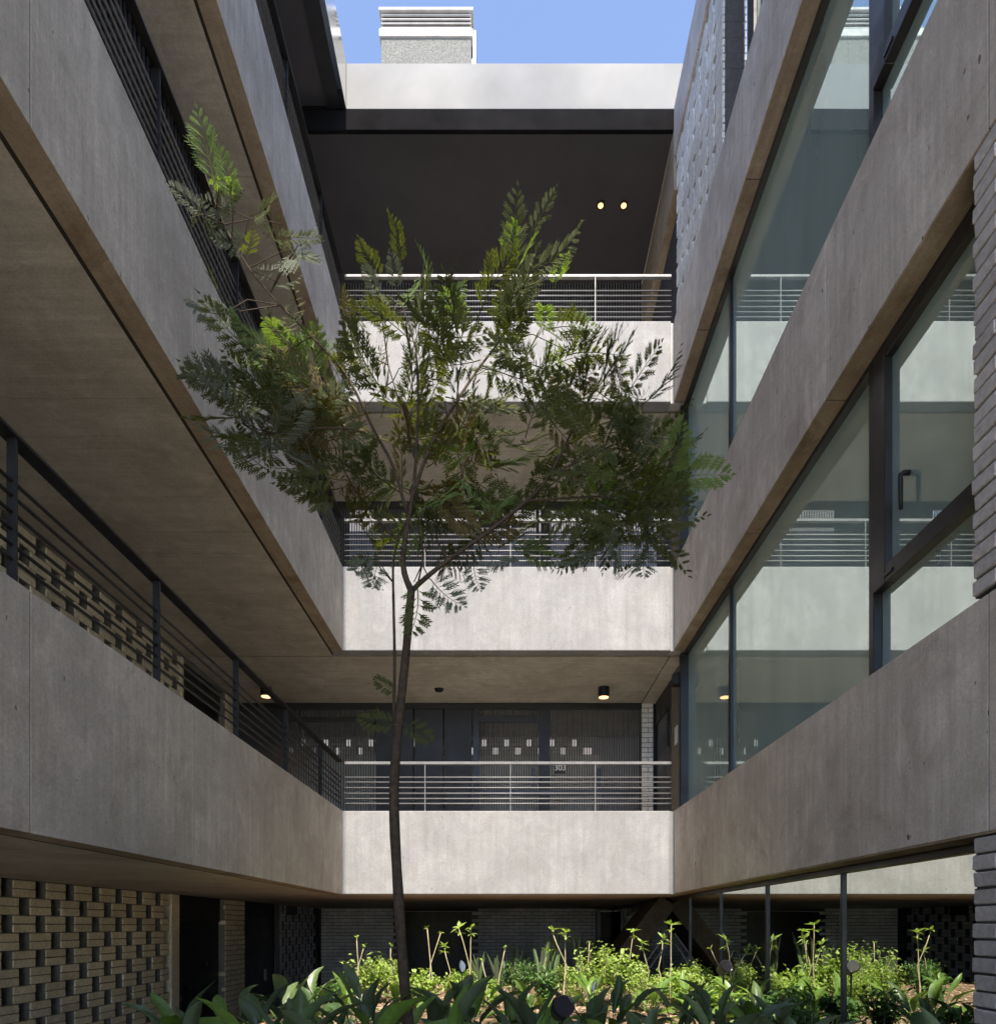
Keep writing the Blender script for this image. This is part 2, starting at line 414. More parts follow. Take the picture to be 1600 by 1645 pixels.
# ---------------------------------------------------------------- bricks
PITCH = .0711
bcache = {}
def brick_mesh(dx, dy, dz, mat, k):
    key = (round(dx, 4), round(dy, 4), round(dz, 4), mat.name, k)
    if key not in bcache:
        q = random.Random(hash(key[:3])+k)
        mb = box((-dx/2, -dy/2, -dz/2), (dx/2, dy/2, dz/2))
        mb.v = [(x+q.uniform(-1, 1)*.0025, y+q.uniform(-1, 1)*.003, z+q.uniform(-1, 1)*.0016) for x, y, z in mb.v]
        bcache[key] = mb.mesh('brick', mat, (0, 0, 0), .004)
    return bcache[key]
def lay(root, bricks, mat, mortar, limit=290, proud=.002, mort_in=.009, axis='y'):
    """bricks: list of (centre, dx, dy, dz). axis: direction the wall runs in"""
    vis = sorted(bricks, key=lambda b: (0 if seen(b[0]) else 1, b[0][1]))
    one, rest = vis[:limit], vis[limit:]
    q = random.Random(len(bricks))
    for c, dx, dy, dz in one:
        j = q.uniform(-1, 1)*proud
        cc = (c[0]+(j if axis == 'y' else 0), c[1]+(j if axis == 'x' else 0), c[2])
        link('brick', brick_mesh(dx, dy, dz, mat, q.randrange(4)), root, cc)
    if rest:
        mb = MB()
        for c, dx, dy, dz in rest: mb.box((c[0]-dx/2, c[1]-dy/2, c[2]-dz/2), (c[0]+dx/2, c[1]+dy/2, c[2]+dz/2))
        setp(mb.obj('brickwork', mat, root), kind='stuff')
    mo = MB()
    for c, dx, dy, dz in bricks:
        if axis == 'y': mo.box((c[0]-dx/2+mort_in, c[1]-dy/2-.004, c[2]-PITCH/2), (c[0]+dx/2-mort_in, c[1]+dy/2+.004, c[2]+PITCH/2))
        else: mo.box((c[0]-dx/2-.004, c[1]-dy/2+mort_in, c[2]-PITCH/2), (c[0]+dx/2+.004, c[1]+dy/2-mort_in, c[2]+PITCH/2))
    # keep mortar boxes from sharing planes: shrink every other one a little
    for k in range(0, len(mo.v), 8):
        s = .0006*((k//8) % 5)
        for t in range(8):
            x, y, z = mo.v[k+t]; c = bricks[k//8][0]
            mo.v[k+t] = (x-(s if x > c[0] else -s), y-(s if y > c[1] else -s), z)
    setp(mo.obj('mortar', mortar, root), kind='stuff')
def lattice_bricks(x, thick, y0, y1, z0, z1, per=.386, hole=.124, pair=2, first_hole=5.352, jz=.008):
    out = []; n = int((z1-z0)/PITCH)
    for c in range(n):
        z = z1-(c+.5)*PITCH
        off = first_hole+(0 if ((c//pair) % 2 == 0) else per/2)
        k0 = math.floor((y0-off)/per)-1; k1 = math.ceil((y1-off)/per)+1
        for k in range(k0, k1):
            a = off+k*per+hole/2; b = off+(k+1)*per-hole/2
            a, b = max(a, y0), min(b, y1)
            if b-a < .03: continue
            out.append(((x, (a+b)/2, z), thick, (b-a)-.008, PITCH-jz))
    return out
def solid_bricks(fixed, thick, u0, u1, z0, z1, blen=.25, axis='y', cut=None):
    out = []; n = int(round((z1-z0)/PITCH))
    for c in range(n):
        z = z1-(c+.5)*PITCH; u = u0-(blen/2 if c % 2 else 0)
        while u < u1:
            a, b = max(u, u0), min(u+blen, u1); u += blen
            if b-a < .03: continue
            m = (a+b)/2
            if cut and cut(m, z): continue
            if axis == 'y': out.append(((fixed, m, z), thick, (b-a)-.009, PITCH-.010))
            else: out.append(((m, fixed, z), (b-a)-.009, thick, PITCH-.010))
    return out

r = thing('brick_screen', (XW-.06, 5, 0), 'cream perforated brick screen under the lowest balcony at the left', 'brick screen')
lay(r, lattice_bricks(XW-.055, .11, .0, 7.92, 0.03, H(.375)), M['brick_cream'], M['mortar'])
r = thing('brick_screen', (XW-.06, 5, H(1)), 'cream perforated brick screen seen through the lowest left railing', 'brick screen')
lay(r, lattice_bricks(XW-.055, .11, .4, 8.17, H(.9), H(3.225)), M['brick_cream'], M['mortar'])
r = thing('brick_screen', (XW-.06, 12.8, 0), 'narrow perforated brick screen tinted skylight blue, deep in the garden passage', 'brick screen')
lay(r, lattice_bricks(XW-.055, .11, 11.8, 13.97, 0.03, H(.375), first_hole=11.95), M['brick_blue'], M['mortar_dk'])  # blue cast of the skylight is put into this brick colour
box((XW-.14, 13.98, 0), (XW-.01, 14.19, H(.379))).obj('dark_end_post', M['door'], r)
box((XW-.16, 12.1, H(.2)), (XW+.012, 12.6, H(.37))).obj('meter_box', M['door'], r)
# far garden passage wall
YB = 14.2
def cutopen(m, z): return -2.28 < m < -.66
r = thing('brick_wall', (-1, YB, 0), 'grey brick wall at the back of the garden passage, with a dark opening', 'wall')
lay(r, solid_bricks(YB+.055, .11, XW+.05, 1.84, 0.03, H(.375), .25, 'x', cutopen), M['brick_grey'], M['mortar_dk'], axis='x')
struct('passage_wall', box((XW-1, 17, 0), (5, 17.3, H(.37))), M['plaster'])

struct('passage_corner_wall', box((XW-1, 14.33, 0), (XW+.4, 14.5, H(.379))), M['door'])
r = thing('post', (1.88, 14.05, 0), 'black post where the glass front meets the back brick wall', 'post')
box((1.84, 14.02, 0), (1.93, 14.12, H(.33))).obj('shaft', M['frame'], r, .004)
box((1.84, 14.03, H(.31)), (XG, 14.1, H(.36))).obj('head', M['frame'], r)
# left wall openings: ground and first level
for lev, (z0, z1) in enumerate(((0, H(.375)), (H(.9), H(3.225)))):
    nm = ['ground floor', 'first floor'][lev]
    r = thing('doorway', (XW, 8.8, z0), f'black doorway beside the cream brick screen on the {nm}', 'doorway')
    box((XW-.12, 7.93 if lev == 0 else 8.172, z0), (XW+.02, 8.12 if lev == 0 else 8.23, z1)).obj('jamb', M['brick_cream'], r, .004)
    box((XW-.14, 8.14 if lev == 0 else 8.24, z0), (XW-.07, 9.43, z1-.32)).obj('door_leaf', M['door'], r)
    box((XW-.13, 8.14 if lev == 0 else 8.24, z1-.318), (XW-.05, 9.43, z1)).obj('transom', M['black'], r)
    box((XW-.07, 8.2, z0+1.0), (XW-.03, 8.3, z0+1.05)).obj('handle', M['steel'], r)
    r = thing('brick_pier', (XW, 9.8, z0), f'narrow brick pier between two black doorways on the {nm}', 'pier')
    bl = solid_bricks(XW-.05, .14, 9.45, 10.15, z0+.02, z1, .24)
    lay(r, bl, M['brick_cream'], M['mortar'])
    r = thing('doorway', (XW, 10.9, z0), f'second black doorway, past the narrow brick pier on the {nm}', 'doorway')
    y1 = 11.6 if lev == 0 else 11.3
    box((XW-.14, 10.16, z0), (XW-.07, y1, z1-.25)).obj('door_leaf', M['door'], r)
    box((XW-.13, 10.16, z1-.248), (XW-.05, y1, z1)).obj('transom', M['black'], r)
    box((XW-.07, 11.2, z0+1.02), (XW-.03, 11.24, z0+1.2)).obj('handle', M['steel'], r)
struct('passage_side_wall', box((XW-.2, 11.62, 0), (XW-.16, 14.3, H(.37))), M['door'])

# right pier of rough grey bricks beside the windows
for nm, z0, z1 in (('ground floor', 0.02, H(.372)), ('first floor', H(1.356), H(3.226)), ('second floor', H(4.214), H(6.135))):
    r = thing('brick_pier', (XR+.06, 2, z0), f'rough grey brick pier at the right edge, {nm}', 'pier')
    bl = [] if nm == 'second floor' else solid_bricks(XR+.06, .12, 1.25, 2.88, z0, z1, .27)
    if bl: lay(r, bl, M['brick_grey'], M['mortar_dk'], proud=.004, mort_in=.012)
    else: box((XR+.004, 1.25, z0), (XR+.12, 2.6, z1)).obj('brickwork', M['brick_grey'], r)

# pale perforated wall, upper right
r = thing('brick_wall', (XR+.12, 7, H(7.09)), 'pale brick wall with rows of small holes at the upper right', 'wall')
bl = []
for c in range(27):
    z = H(9.018)-(c+.5)*PITCH; ph = c % 4; off = 6.30+(.0 if ph in (0, 1) else .235); k = -2
    while k < 9:
        a, b = off+k*.235, off+(k+1)*.235; k += 1
        if ph in (0, 2):
            if k % 2: a += .045
            else: b -= .045
        a, b = max(a, 6.28), min(b, 7.99)
        if a < 6.4: a = 6.28
        if b-a > .04: bl.append(((XR+.134, (a+b)/2, z), .22, (b-a)-.006, PITCH-.009))
lay(r, bl, M['brick_pale'], M['mortar_dk'], proud=.0012, mort_in=.02)
r = thing('brick_wall', (XG+.1, 6, H(7.09)), 'short pale brick return beside the black frame at the upper right', 'wall')
lay(r, solid_bricks(XG+.32, .12, 4.2, 6.15, H(7.088), H(9.018), .25), M['brick_pale'], M['mortar'])
r = thing('downpipe', (2.235, 6.22, H(7.09)), 'black upright frame beside the pale brick return, upper right', 'frame')
box((2.2, 6.17, H(7.088)), (2.29, 6.27, H(9.018))).obj('shaft', M['frame'], r, .006)

# ---------------------------------------------------------------- railings
RODS = [.095, .153, .215, .281, .346, .404]; RTOP = .586
def railing(axis, fixed, a0, a1, zb, posts, label, mats=('steel', 'steel')):
    loc = (fixed, (a0+a1)/2, zb) if axis == 'y' else ((a0+a1)/2, fixed, zb)
    r = thing('balcony_railing', loc, label, 'railing')
    def pt(u, z): return (fixed, u, z) if axis == 'y' else (u, fixed, z)
    if axis == 'y': box((fixed-.038, a0, zb+RTOP-.014), (fixed+.03, a1, zb+RTOP)).obj('top_rail', M[mats[0]], r, .002)
    else: box((a0, fixed-.02, zb+RTOP-.034), (a1, fixed+.02, zb+RTOP)).obj('top_rail', M[mats[0]], r, .004)
    for d in RODS: MB().tube([pt(a0, zb+d), pt(a1, zb+d)], .008, 8).obj('rail', M[mats[1]], r, 0, True)
    for u in posts:
        if axis == 'y': box((fixed-.02, u-.005, zb-.0), (fixed+.02, u+.005, zb+RTOP-.013)).obj('post', M[mats[0]], r, .001)
        else: box((u-.005, fixed-.02, zb), (u+.005, fixed+.02, zb+RTOP-.035)).obj('post', M[mats[0]], r, .001)
    return r
LP = [2.70+1.115*k for k in range(-4, 5)]
names = ['lowest', 'middle', 'topmost']
for i in range(3):
    zb = H(B[i][1])
    railing('y', XL-.03, NEAR+.05, D+.02, zb, LP, f'{names[i]} grey steel railing along the left balcony, coloured dark for shade', ('steel_dk', 'steel_dk' if i == 0 else 'steel'))  # dark copy of the grey steel paints in the shaded undersides
    fx = railing('x', D+.06, XL+.01, XR-.02, zb, [-.96, .044, 1.04], f'{names[i]} grey steel railing on the white parapet at the far end', ('steel', 'steel'))
# dark slatted screens behind the upper left railings
for i in (1, 2):
    zb = H(B[i][1])
    r = thing('slat_screen', (XL-.12, 3, zb), f'dark slatted screen behind the {names[i]} left railing', 'screen')
    mb = MB(); y = NEAR+.1
    while y < D-.02: mb.box((XL-.062, y, zb+.001), (XL-.05, y+.016, zb+.57)); y += .045
    setp(mb.obj('slat', M['black'], r), kind='stuff')
    ys = [NEAR+.05]+[p for p in LP if NEAR+.1 < p < D-.1]+[D]
    for a, b in zip(ys, ys[1:]): box((XL-.075, a+.004, zb+.001), (XL-.066, b-.004, zb+.57)).obj('backing_panel', M['door'], r)

# ---------------------------------------------------------------- windows on the right
def mull(root, y0, y1, z0, z1, d=.045, xb=.03, name='mullion', mat='frame'):
    return box((XG-d, y0, z0), (XG+xb, y1, z1)).obj(name, M[mat], root, .003)
for i in range(2):
    z0, z1 = H(B[i][1])-.02, H(B[i+1][0])+.01
    nm = ['lower', 'upper'][i]
    r = thing('window_band', (XG, 5, z0), f'{nm} strip of dark framed windows between concrete bands on the right', 'window')
    for a, b in ((2.0, 3.88), (3.93, 6.44), (6.49, 8.03)):
        if a == 2.0: continue
        box((XG, a, z0), (XG+.012, b, z1)).obj('glass_pane', M['glass'], r)
    mull(r, 6.44, 6.49, z0, z1-.03, .03); mull(r, 3.885, 3.935, z0, z1-.03, .05)
    mull(r, 8.03, 8.10, z0, z1-.03, .09)
    box((XG-.05, 2.7, z1-.045), (XG+.03, 8.1, z1-.002)).obj('head_frame', M['frame'], r, .003)
    box((XG-.03, 2.7, z0), (XG+.03, 8.1, z0+.045)).obj('sill_frame', M['frame'], r, .003)
    # opening sash nearest the camera with a fixed pane below
    tz = H(B[i][1])+.535
    box((XG, 2.7, z0+.05), (XG+.012, 3.88, tz)).obj('glass_pane', M['glass'], r)
    s = box((XG-.055, 3.76, tz), (XG+.01, 3.882, z1-.05)).obj('opening_sash', M['frame'], r, .004)
    box((XG-.055, 2.7, tz), (XG+.01, 3.758, tz+.10)).obj('bottom_rail', M['frame'], s, .004)
    box((XG-.055, 2.7, z1-.11), (XG+.01, 3.758, z1-.05)).obj('top_rail', M['frame'], s, .004)
    box((XG-.012, 2.7, tz+.1), (XG-.002, 3.76, z1-.1)).obj('pane', M['glass'], s)
    h = MB().tube([(XG-.01, 3.60, tz+.50), (XG-.045, 3.60, tz+.50), (XG-.058, 3.60, tz+.49), (XG-.06, 3.60, tz+.47), (XG-.06, 3.60, tz+.40), (XG-.058, 3.60, tz+.31)], [.014, .014, .014, .013, .012, .010], 8)
    h.obj('handle', M['steel_dk'], s, 0, True)
    box((XG-.063, 3.68, tz+.03), (XG-.054, 3.76, tz+.045)).obj('drain_slot', M['door'], s)
    # beyond the window: post, wall strip and dark door of the far wing
    r = thing('side_entrance', (XG, 9, z0), f'dark side entrance at the right end of the {["first", "second"][i]} floor gallery', 'doorway')
    box((XG-.02, 8.104, z0), (XG+.1, 8.28, z1-.02)).obj('frame_post', M['frame'], r)
    box((XG-.01, 8.283, z0), (XG+.1, 8.82, z1-.02)).obj('wall_strip', M['plaster'], r)
    box((XG+.02, 8.83, z0), (XG+.1, 9.84, z1-.35)).obj('door_leaf', M['door'], r)
    box((XG+.01, 8.83, z1-.345), (XG+.1, 9.84, z1-.02)).obj('transom', M['black'], r)
    MB().tube([(XG-.03, 8.9, z0+1.0), (XG-.03, 8.9, z0+1.5)], .012, 8).obj('handle', M['steel_dk'], r, 0, True)
    l_ = thing('wall_lamp', (XG-.1, 8.18, z1-.38), f'small black wall lamp at the end of the {["first", "second"][i]} floor windows', 'lamp')
    box((XG-.15, 8.12, z1-.36), (XG-.03, 8.24, z1-.22)).obj('housing', M['door'], l_, .006)
    box((XG-.03, 8.15, z1-.32), (XG-.012, 8.21, z1-.26)).obj('bracket', M['frame'], l_)
    if i == 0:
        sg = thing('door_number', (XG-.02, 8.55, z0+1.05), 'small pale number plate on the brown wall strip by the side entrance', 'sign')
        box((XG-.018, 8.48, H(2.28)), (XG-.0105, 8.62, H(2.5))).obj('plate', M['white'], sg)
r = thing('window_band', (XG, 3, H(7.07)), 'highest window strip, nearly hidden above the topmost right band', 'window')
box((XG+.1, -1, H(7.07)), (XG+.112, 6.1, H(9.02))).obj('glass_pane', M['glass'], r)
box((XG+.07, 6.1, H(7.07)), (XG+.13, 6.16, H(9.02))).obj('frame', M['frame'], r)
# ground floor glass front
r = thing('glass_front', (XG, 8, 0), 'long dark glass front behind the garden plants at the lower right', 'window')
gy = [3.05, 4.33, 5.59, 6.80, 7.95, 9.35, 10.8, 12.3, 14.0]
for k, (a, b) in enumerate(zip(gy, gy[1:])):
    box((XG, a+.01, 1.05), (XG+.012, b-.01, H(.34))).obj('glass_pane', M['glass_g'], r)
    if k: box((XG-.016, a-.012, 1.05), (XG+.02, a+.012, H(.34))).obj('mullion', M['frame'], r, .002)
box((XG-.03, 2.9, H(.335)), (XG+.03, 14, H(.374))).obj('head_frame', M['frame'], r, .003)
box((XG-.02, 2.9, 1.0), (XG+.03, 3.05, H(.334))).obj('end_post', M['frame'], r, .003)
box((XG-.03, 2.9, .0), (XG+.03, 14, 1.049)).obj('plinth', M['slab'], r)

# ---------------------------------------------------------------- far wing back walls (grilles)
YG = 9.9
def gx(px): return (px-VX)*YG/F
def gh(py): return E+(VY-py)*YG/F
r = thing('metal_grille', (0, YG, H(.9)), 'black first floor grille front of vertical bars with doors', 'grille')
zt = H(3.225); zb0 = H(.9)
def bars(root, x0, x1, z0, z1, step=.036, wdt=.013, mat='bar', yy=YG, name='bar'):
    mb = MB(); x = x0
    while x < x1: mb.box((x, yy-.008, z0), (x+wdt, yy+.008, z1)); x += step
    setp(mb.obj(name, M[mat], root), kind='stuff')
box((XW, YG-.03, zt-.085), (gx(1030), YG+.03, zt)).obj('header', M['frame'], r)
for a, b in ((XW, gx(458)), (gx(604), gx(664)), (gx(666), gx(712)), (gx(714), gx(758)), (gx(865), gx(884))):
    box((a+.003, YG-.02, zb0), (b-.003, YG+.02, zt-.086)).obj('solid_panel', M['black'], r)
for a, b in ((458, 604), (772, 864), (885, 1029)): bars(r, gx(a)+.01, gx(b)-.01, zb0, zt-.09)
box((gx(760), YG-.03, zb0), (gx(770), YG+.03, zt-.086)).obj('frame_post', M['frame'], r)
box((gx(771), YG-.03, gh(1161)), (gx(864), YG+.03, gh(1151))).obj('door_transom', M['frame'], r)
box((gx(460), YG-.025, gh(1160)), (gx(603), YG+.025, gh(1153))).obj('door_transom', M['frame'], r)
box((gx(771), YG-.022, gh(1278)), (gx(1029), YG+.022, gh(1270))).obj('mid_rail', M['frame'], r)
for a in (858, 962): box((gx(a)-.03, YG-.05, gh(1265)), (gx(a)+.02, YG-.02, gh(1236))).obj('lock_box', M['door'], r)
# door number
sg = thing('door_number', (gx(898), YG-.04, gh(1245)), 'black square plate with white 303 on the grille door', 'sign')
box((gx(891), YG-.045, gh(1244)), (gx(908), YG-.025, gh(1226))).obj('plate', M['sign'], sg)
cu = bpy.data.curves.new('number_text', 'FONT'); cu.body = '303'; cu.size = .115; cu.align_x = 'CENTER'; cu.extrude = .001; cu.offset = .002
cu.materials.append(M['white'])
to = bpy.data.objects.new('number_text', cu); C.objects.link(to)
bpy.context.view_layer.update()
me = bpy.data.meshes.new_from_object(to.evaluated_get(bpy.context.evaluated_depsgraph_get())); bpy.data.objects.remove(to)
o = link('number', me, sg, (gx(899.5), YG-.047, gh(1239))); o.rotation_euler = (R(90), 0, 0)
# pale brick column
r = thing('brick_pier', (gx(1039), YG, zb0), 'pale brick pier at the right end of the first floor grille', 'pier')
lay(r, solid_bricks(YG+.07, .2, gx(1030), gx(1049), zb0, zt, .19, 'x'), M['brick_pale'], M['mortar'], axis='x')
struct('gallery_end_wall', box((gx(1050), YG+.02, zb0), (XG+.2, YG+.2, zt)), M['door'])
# grey wall behind the grille with an open brick strip on top
YO = 11.65
def ox(px): return (px-VX)*YO/F
r = thing('brick_wall', (0, YO, zb0), 'pale grey wall with a strip of open brickwork, seen through the first floor grille', 'wall')
box((XW, YO, zb0), (ox(962), YO+.12, H(2.925))).obj('wall_panel', M['white'], r)
out = []
for c in range(4):
    z = H(2.93)+(c+.5)*PITCH; off = 0 if c//2 else .193; k = -12
    while k < 10:
        a, b = k*.386+off+.045, k*.386+off+.341; k += 1
        if b > ox(958) or a < XW: continue
        out.append((((a+b)/2, YO+.06, z), b-a-.008, .11, PITCH-.007))
lay(r, out, M['brick_pale'], M['mortar'], axis='x')
box((XW, YO+.004, H(3.213)), (ox(962), YO+.116, H(3.2285))).obj('head_course', M['brick_pale'], r)
box((XW, YO+.005, H(2.925)), (ox(962), YO+.115, H(2.9305))).obj('ledge', M['slab'], r)
box((ox(952), YO+.003, zb0), (ox(1045), YO+.15, H(3.22))).obj('end_panel', M['brick_blue'], r)
# second floor grille
zb1, zt1 = H(B[1][0]+.5), H(B[2][0])-.005
r = thing('metal_grille', (0, YG, zb1), 'black second floor grille behind the tree crown', 'grille')
box((XW, YG-.03, zt1-.09), (XG, YG+.03, zt1)).obj('header', M['frame'], r)
bars(r, XW, XG, zb1, zt1-.09)
box((gx(869), YG-.03, zb1), (gx(884), YG+.03, zt1-.09)).obj('frame_post', M['frame'], r)
box((gx(862), YG-.03, zb1), (gx(866), YG+.03, zt1-.09)).obj('frame_post', M['frame'], r)
box((gx(760), YG-.03, gh(846)), (gx(865), YG+.03, gh(835))).obj('door_transom', M['frame'], r)
for a, b in ((XW, gx(560)), (gx(600), gx(760))):
    box((a, YG+.01, zb1), (b, YG+.03, zt1-.09)).obj('solid_panel', M['black'], r)
setp(box((XW, YO, H(3.3)), (XG+.5, YO+.12, H(6.73))).obj('outer_parapet_wall', M['brick_blue']), 'grey outer wall behind the second floor grille', 'wall')
# third floor grille
zb2, zt2 = H(B[2][0]+.5), H(9.31)
r = thing('metal_grille', (0, YG, zb2), 'black grille at the back of the top floor loggia', 'grille')
bars(r, XW, XR, zb2, zt2, .04, .016, 'steel')
box((XW, YG+.02, zb2), (XR, YG+.06, zt2)).obj('backing_panel', M['door'], r)
# fire extinguisher
r = thing('fire_extinguisher', (gx(688), YG-.2, H(3.73)), 'red fire extinguisher behind the second floor railing', 'extinguisher')
c = Vector((gx(688), YG-.2, H(3.73)))
MB().tube([c+Vector((0, 0, z)) for z in (.75, .76, 1.12, 1.18, 1.2)], [.05, .075, .075, .05, .02], 14).obj('cylinder', M['red'], r, 0, True)
MB().tube([c+Vector((0, 0, 1.2)), c+Vector((0, 0, 1.25))], [.02, .03], 10).obj('valve', M['steel_dk'], r)
box(c+Vector((-.015, 0, 0)), c+Vector((.015, .03, .8))).obj('stand', M['steel_dk'], r)

# neighbour behind the far wing, sunlit
r = thing('neighbour_building', (0, 25, 0), 'sunlit white building glimpsed through the far grilles', 'building')
box((-14, 25, 0), (14, 30, 23)).obj('wall', M['offpink'], r)
for k in range(-4, 5):
    for zz in (4, 10.5): box((k*3-.5, 24.97, zz), (k*3+.5, 25.01, zz+1.2)).obj('window', M['glass_g'], r)

# ---------------------------------------------------------------- lamps
def ceil_lamp(x, y, zc, rad, h, label, body, lens):
    r = thing('ceiling_lamp', (x, y, zc), label, 'lamp')
    MB().tube([(x, y, zc), (x, y, zc-h)], rad, 24, True).obj('housing', M[body], r, 0, False)
    MB().tube([(x, y, zc-h+.002), (x, y, zc-h-.004)], rad*.86, 24).obj('lens', M[lens], r)
    return r
zc = H(3.229)
ceil_lamp(1.31, 9.25, zc, .078, .13, 'round bronze ceiling lamp near the right end of the first floor gallery', 'door', 'lens_s')
ceil_lamp(-3.25, 9.25, zc, .075, .12, 'round ceiling lamp behind the left railing on the first floor', 'door', 'lens_s')
def spot(x, y, z, e, lamp):
    d = bpy.data.lights.new('lamp_light', 'SPOT'); d.energy = e; d.color = (1, .66, .38); d.spot_size = R(120); d.spot_blend = .8; d.shadow_soft_size = .05
    o = bpy.data.objects.new('lamp_light', d); C.objects.link(o); o.location = (x, y, z)
spot(1.31, 9.25, zc-.15, 3, 0); spot(-3.25, 9.25, zc-.15, 3, 0)
for x, t in ((1.21, 'left'), (1.507, 'right')):
    zz = H(9.316)
    r = thing('downlight', (x, 8.82, zz), f'{t} one of two warm downlights in the black loggia ceiling', 'lamp')
    MB().tube([(x, 8.82, zz), (x, 8.82, zz-.02)], .05, 16).obj('housing', M['black'], r)
    MB().tube([(x, 8.82, zz-.0195), (x, 8.82, zz-.026)], .034, 16).obj('lens', M['lens'], r)
r = thing('smoke_detector', (-.92, 9.3, zc), 'small grey disc on the first floor gallery ceiling', 'detector')
MB().tube([(-.92, 9.3, zc), (-.92, 9.3, zc-.03)], [.065, .05], 16).obj('disc', M['steel_dk'], r)

# ---------------------------------------------------------------- chimney
M['offwhite'] = plain('weathered_white_paint', (.36, .355, .35), .7, 0, .2, .15, 9)
M['chim_black'] = M['door']
r = thing('chimney', (-1.18, 10.05, H(10.1)), 'grey rendered chimney with a white band and louvred cap on the roof', 'chimney')
x0, x1, y0, y1 = -1.845, -.52, 10.05, 11.2
box((x0, y0, H(9.9)), (x1, y1, H(13.05))).obj('stack', M['stucco'], r, .01)
box((x0-.025, y0-.025, H(13.052)), (x1+.025, y1, H(13.17))).obj('white_band', M['offwhite'], r, .006)
for k in range(4):
    z = 13.19+.062*k
    box((x0+.02, y0+.022, H(z)-.02), (x1-.02, y1-.05, H(z)+.045)).obj('louvre_core', M['door'], r)
    box((x0, y0, H(z)+.014), (x1, y1, H(z)+.03)).obj('louvre', M['offwhite'], r, .003)
box((x0-.03, y0-.03, H(13.43)), (x1+.03, y1, H(13.475))).obj('cap', M['offwhite'], r, .005)
box((x1+.001, y0+.1, H(9.9)), (x1+.06, y1, H(13.3))).obj('stack_shade_side', M['door'], r)  # black slab paints in the shaded right side of the stack

# ---------------------------------------------------------------- stair flight seen in the passage, leaning up to the glass
r = thing('stair_flight', (1.5, 9.3, 0), 'steep timber stair flight rising to the glass front in the shaded passage', 'stair')
a = Vector((.9, 9.25, H(-1.2))); b = Vector((2.08, 9.25, H(.33)))
dv = (b-a).normalized(); nv = Vector((-dv.z, 0, dv.x))
def slat(p, q, w_, d_, nm, mat):
    t = (q-p).normalized(); nn = Vector((-t.z, 0, t.x))*w_/2; dd = Vector((0, d_/2, 0)); mb = MB()
    vs = [p-nn-dd, q-nn-dd, q+nn-dd, p+nn-dd, p-nn+dd, q-nn+dd, q+nn+dd, p+nn+dd]
    mb.v = [tuple(v) for v in vs]; mb.f = [(0,1,2,3),(7,6,5,4),(0,4,5,1),(1,5,6,2),(2,6,7,3),(3,7,4,0)]
    return mb.obj(nm, M[mat], r, .003)
slat(a, b, .24, .9, 'stair_underside', 'wood')
slat(a+Vector((.34, -.35, -.05)), b+Vector((.0, -.35, -.42)), .02, .02, 'handrail', 'steel')
slat(a+Vector((.42, -.35, -.1)), b+Vector((.0, -.35, -.55)), .02, .02, 'handrail', 'steel')

# ---------------------------------------------------------------- garden bed
SOIL = H(-.75)
import mathutils.noise as mn
def soil_h(x, y): return SOIL+.05*mn.noise(Vector((x*1.3, y*1.3, 0)))+.025*mn.noise(Vector((x*5, y*5, 3)))
mb = MB(); nx, ny = 60, 110; X0, X1, Y0, Y1 = -1.86, XG-.04, .4, 9.6
for j in range(ny+1):
    for i in range(nx+1):
        x = X0+(X1-X0)*i/nx; y = Y0+(Y1-Y0)*j/ny; mb.v.append((x, y, soil_h(x, y)))
for j in range(ny):
    for i in range(nx):
        k = j*(nx+1)+i; mb.f.append((k, k+1, k+nx+2, k+nx+1))
setp(mb.obj('soil_bed', M['soil'], None, 0, True), kind='structure')
mb = MB()
mb.box((X0-.12, Y0-.1, 0), (X0-.001, Y1+.1, SOIL-.02)); mb.box((X0, Y0-.1, 0), (X1, Y0, SOIL-.02)); mb.box((X0, Y1, 0), (X1, Y1+.1, SOIL-.02))
struct('planter_kerb', mb, M['soil'])
mb = MB()
for _ in range(2600):
    x = rnd.uniform(X0, X1); y = rnd.uniform(3.5, Y1); s = rnd.uniform(.008, .028); z = soil_h(x, y)+.006
    a_ = rnd.uniform(0, 6.3); u = Vector((math.cos(a_), math.sin(a_), rnd.uniform(-.3, .3)))*s; v = Vector((-math.sin(a_), math.cos(a_), rnd.uniform(-.3, .3)))*s*.45
    p = Vector((x, y, z)); k = len(mb.v)
    mb.v += [tuple(p-u-v), tuple(p+u-v), tuple(p+u+v), tuple(p-u+v), tuple(p+Vector((0, 0, .01)))]
    mb.f += [(k, k+1, k+4), (k+1, k+2, k+4), (k+2, k+3, k+4), (k+3, k, k+4)]
setp(mb.obj('bark_mulch', M['mulch']), 'pale bark chips scattered over the garden soil', 'mulch', kind='stuff')

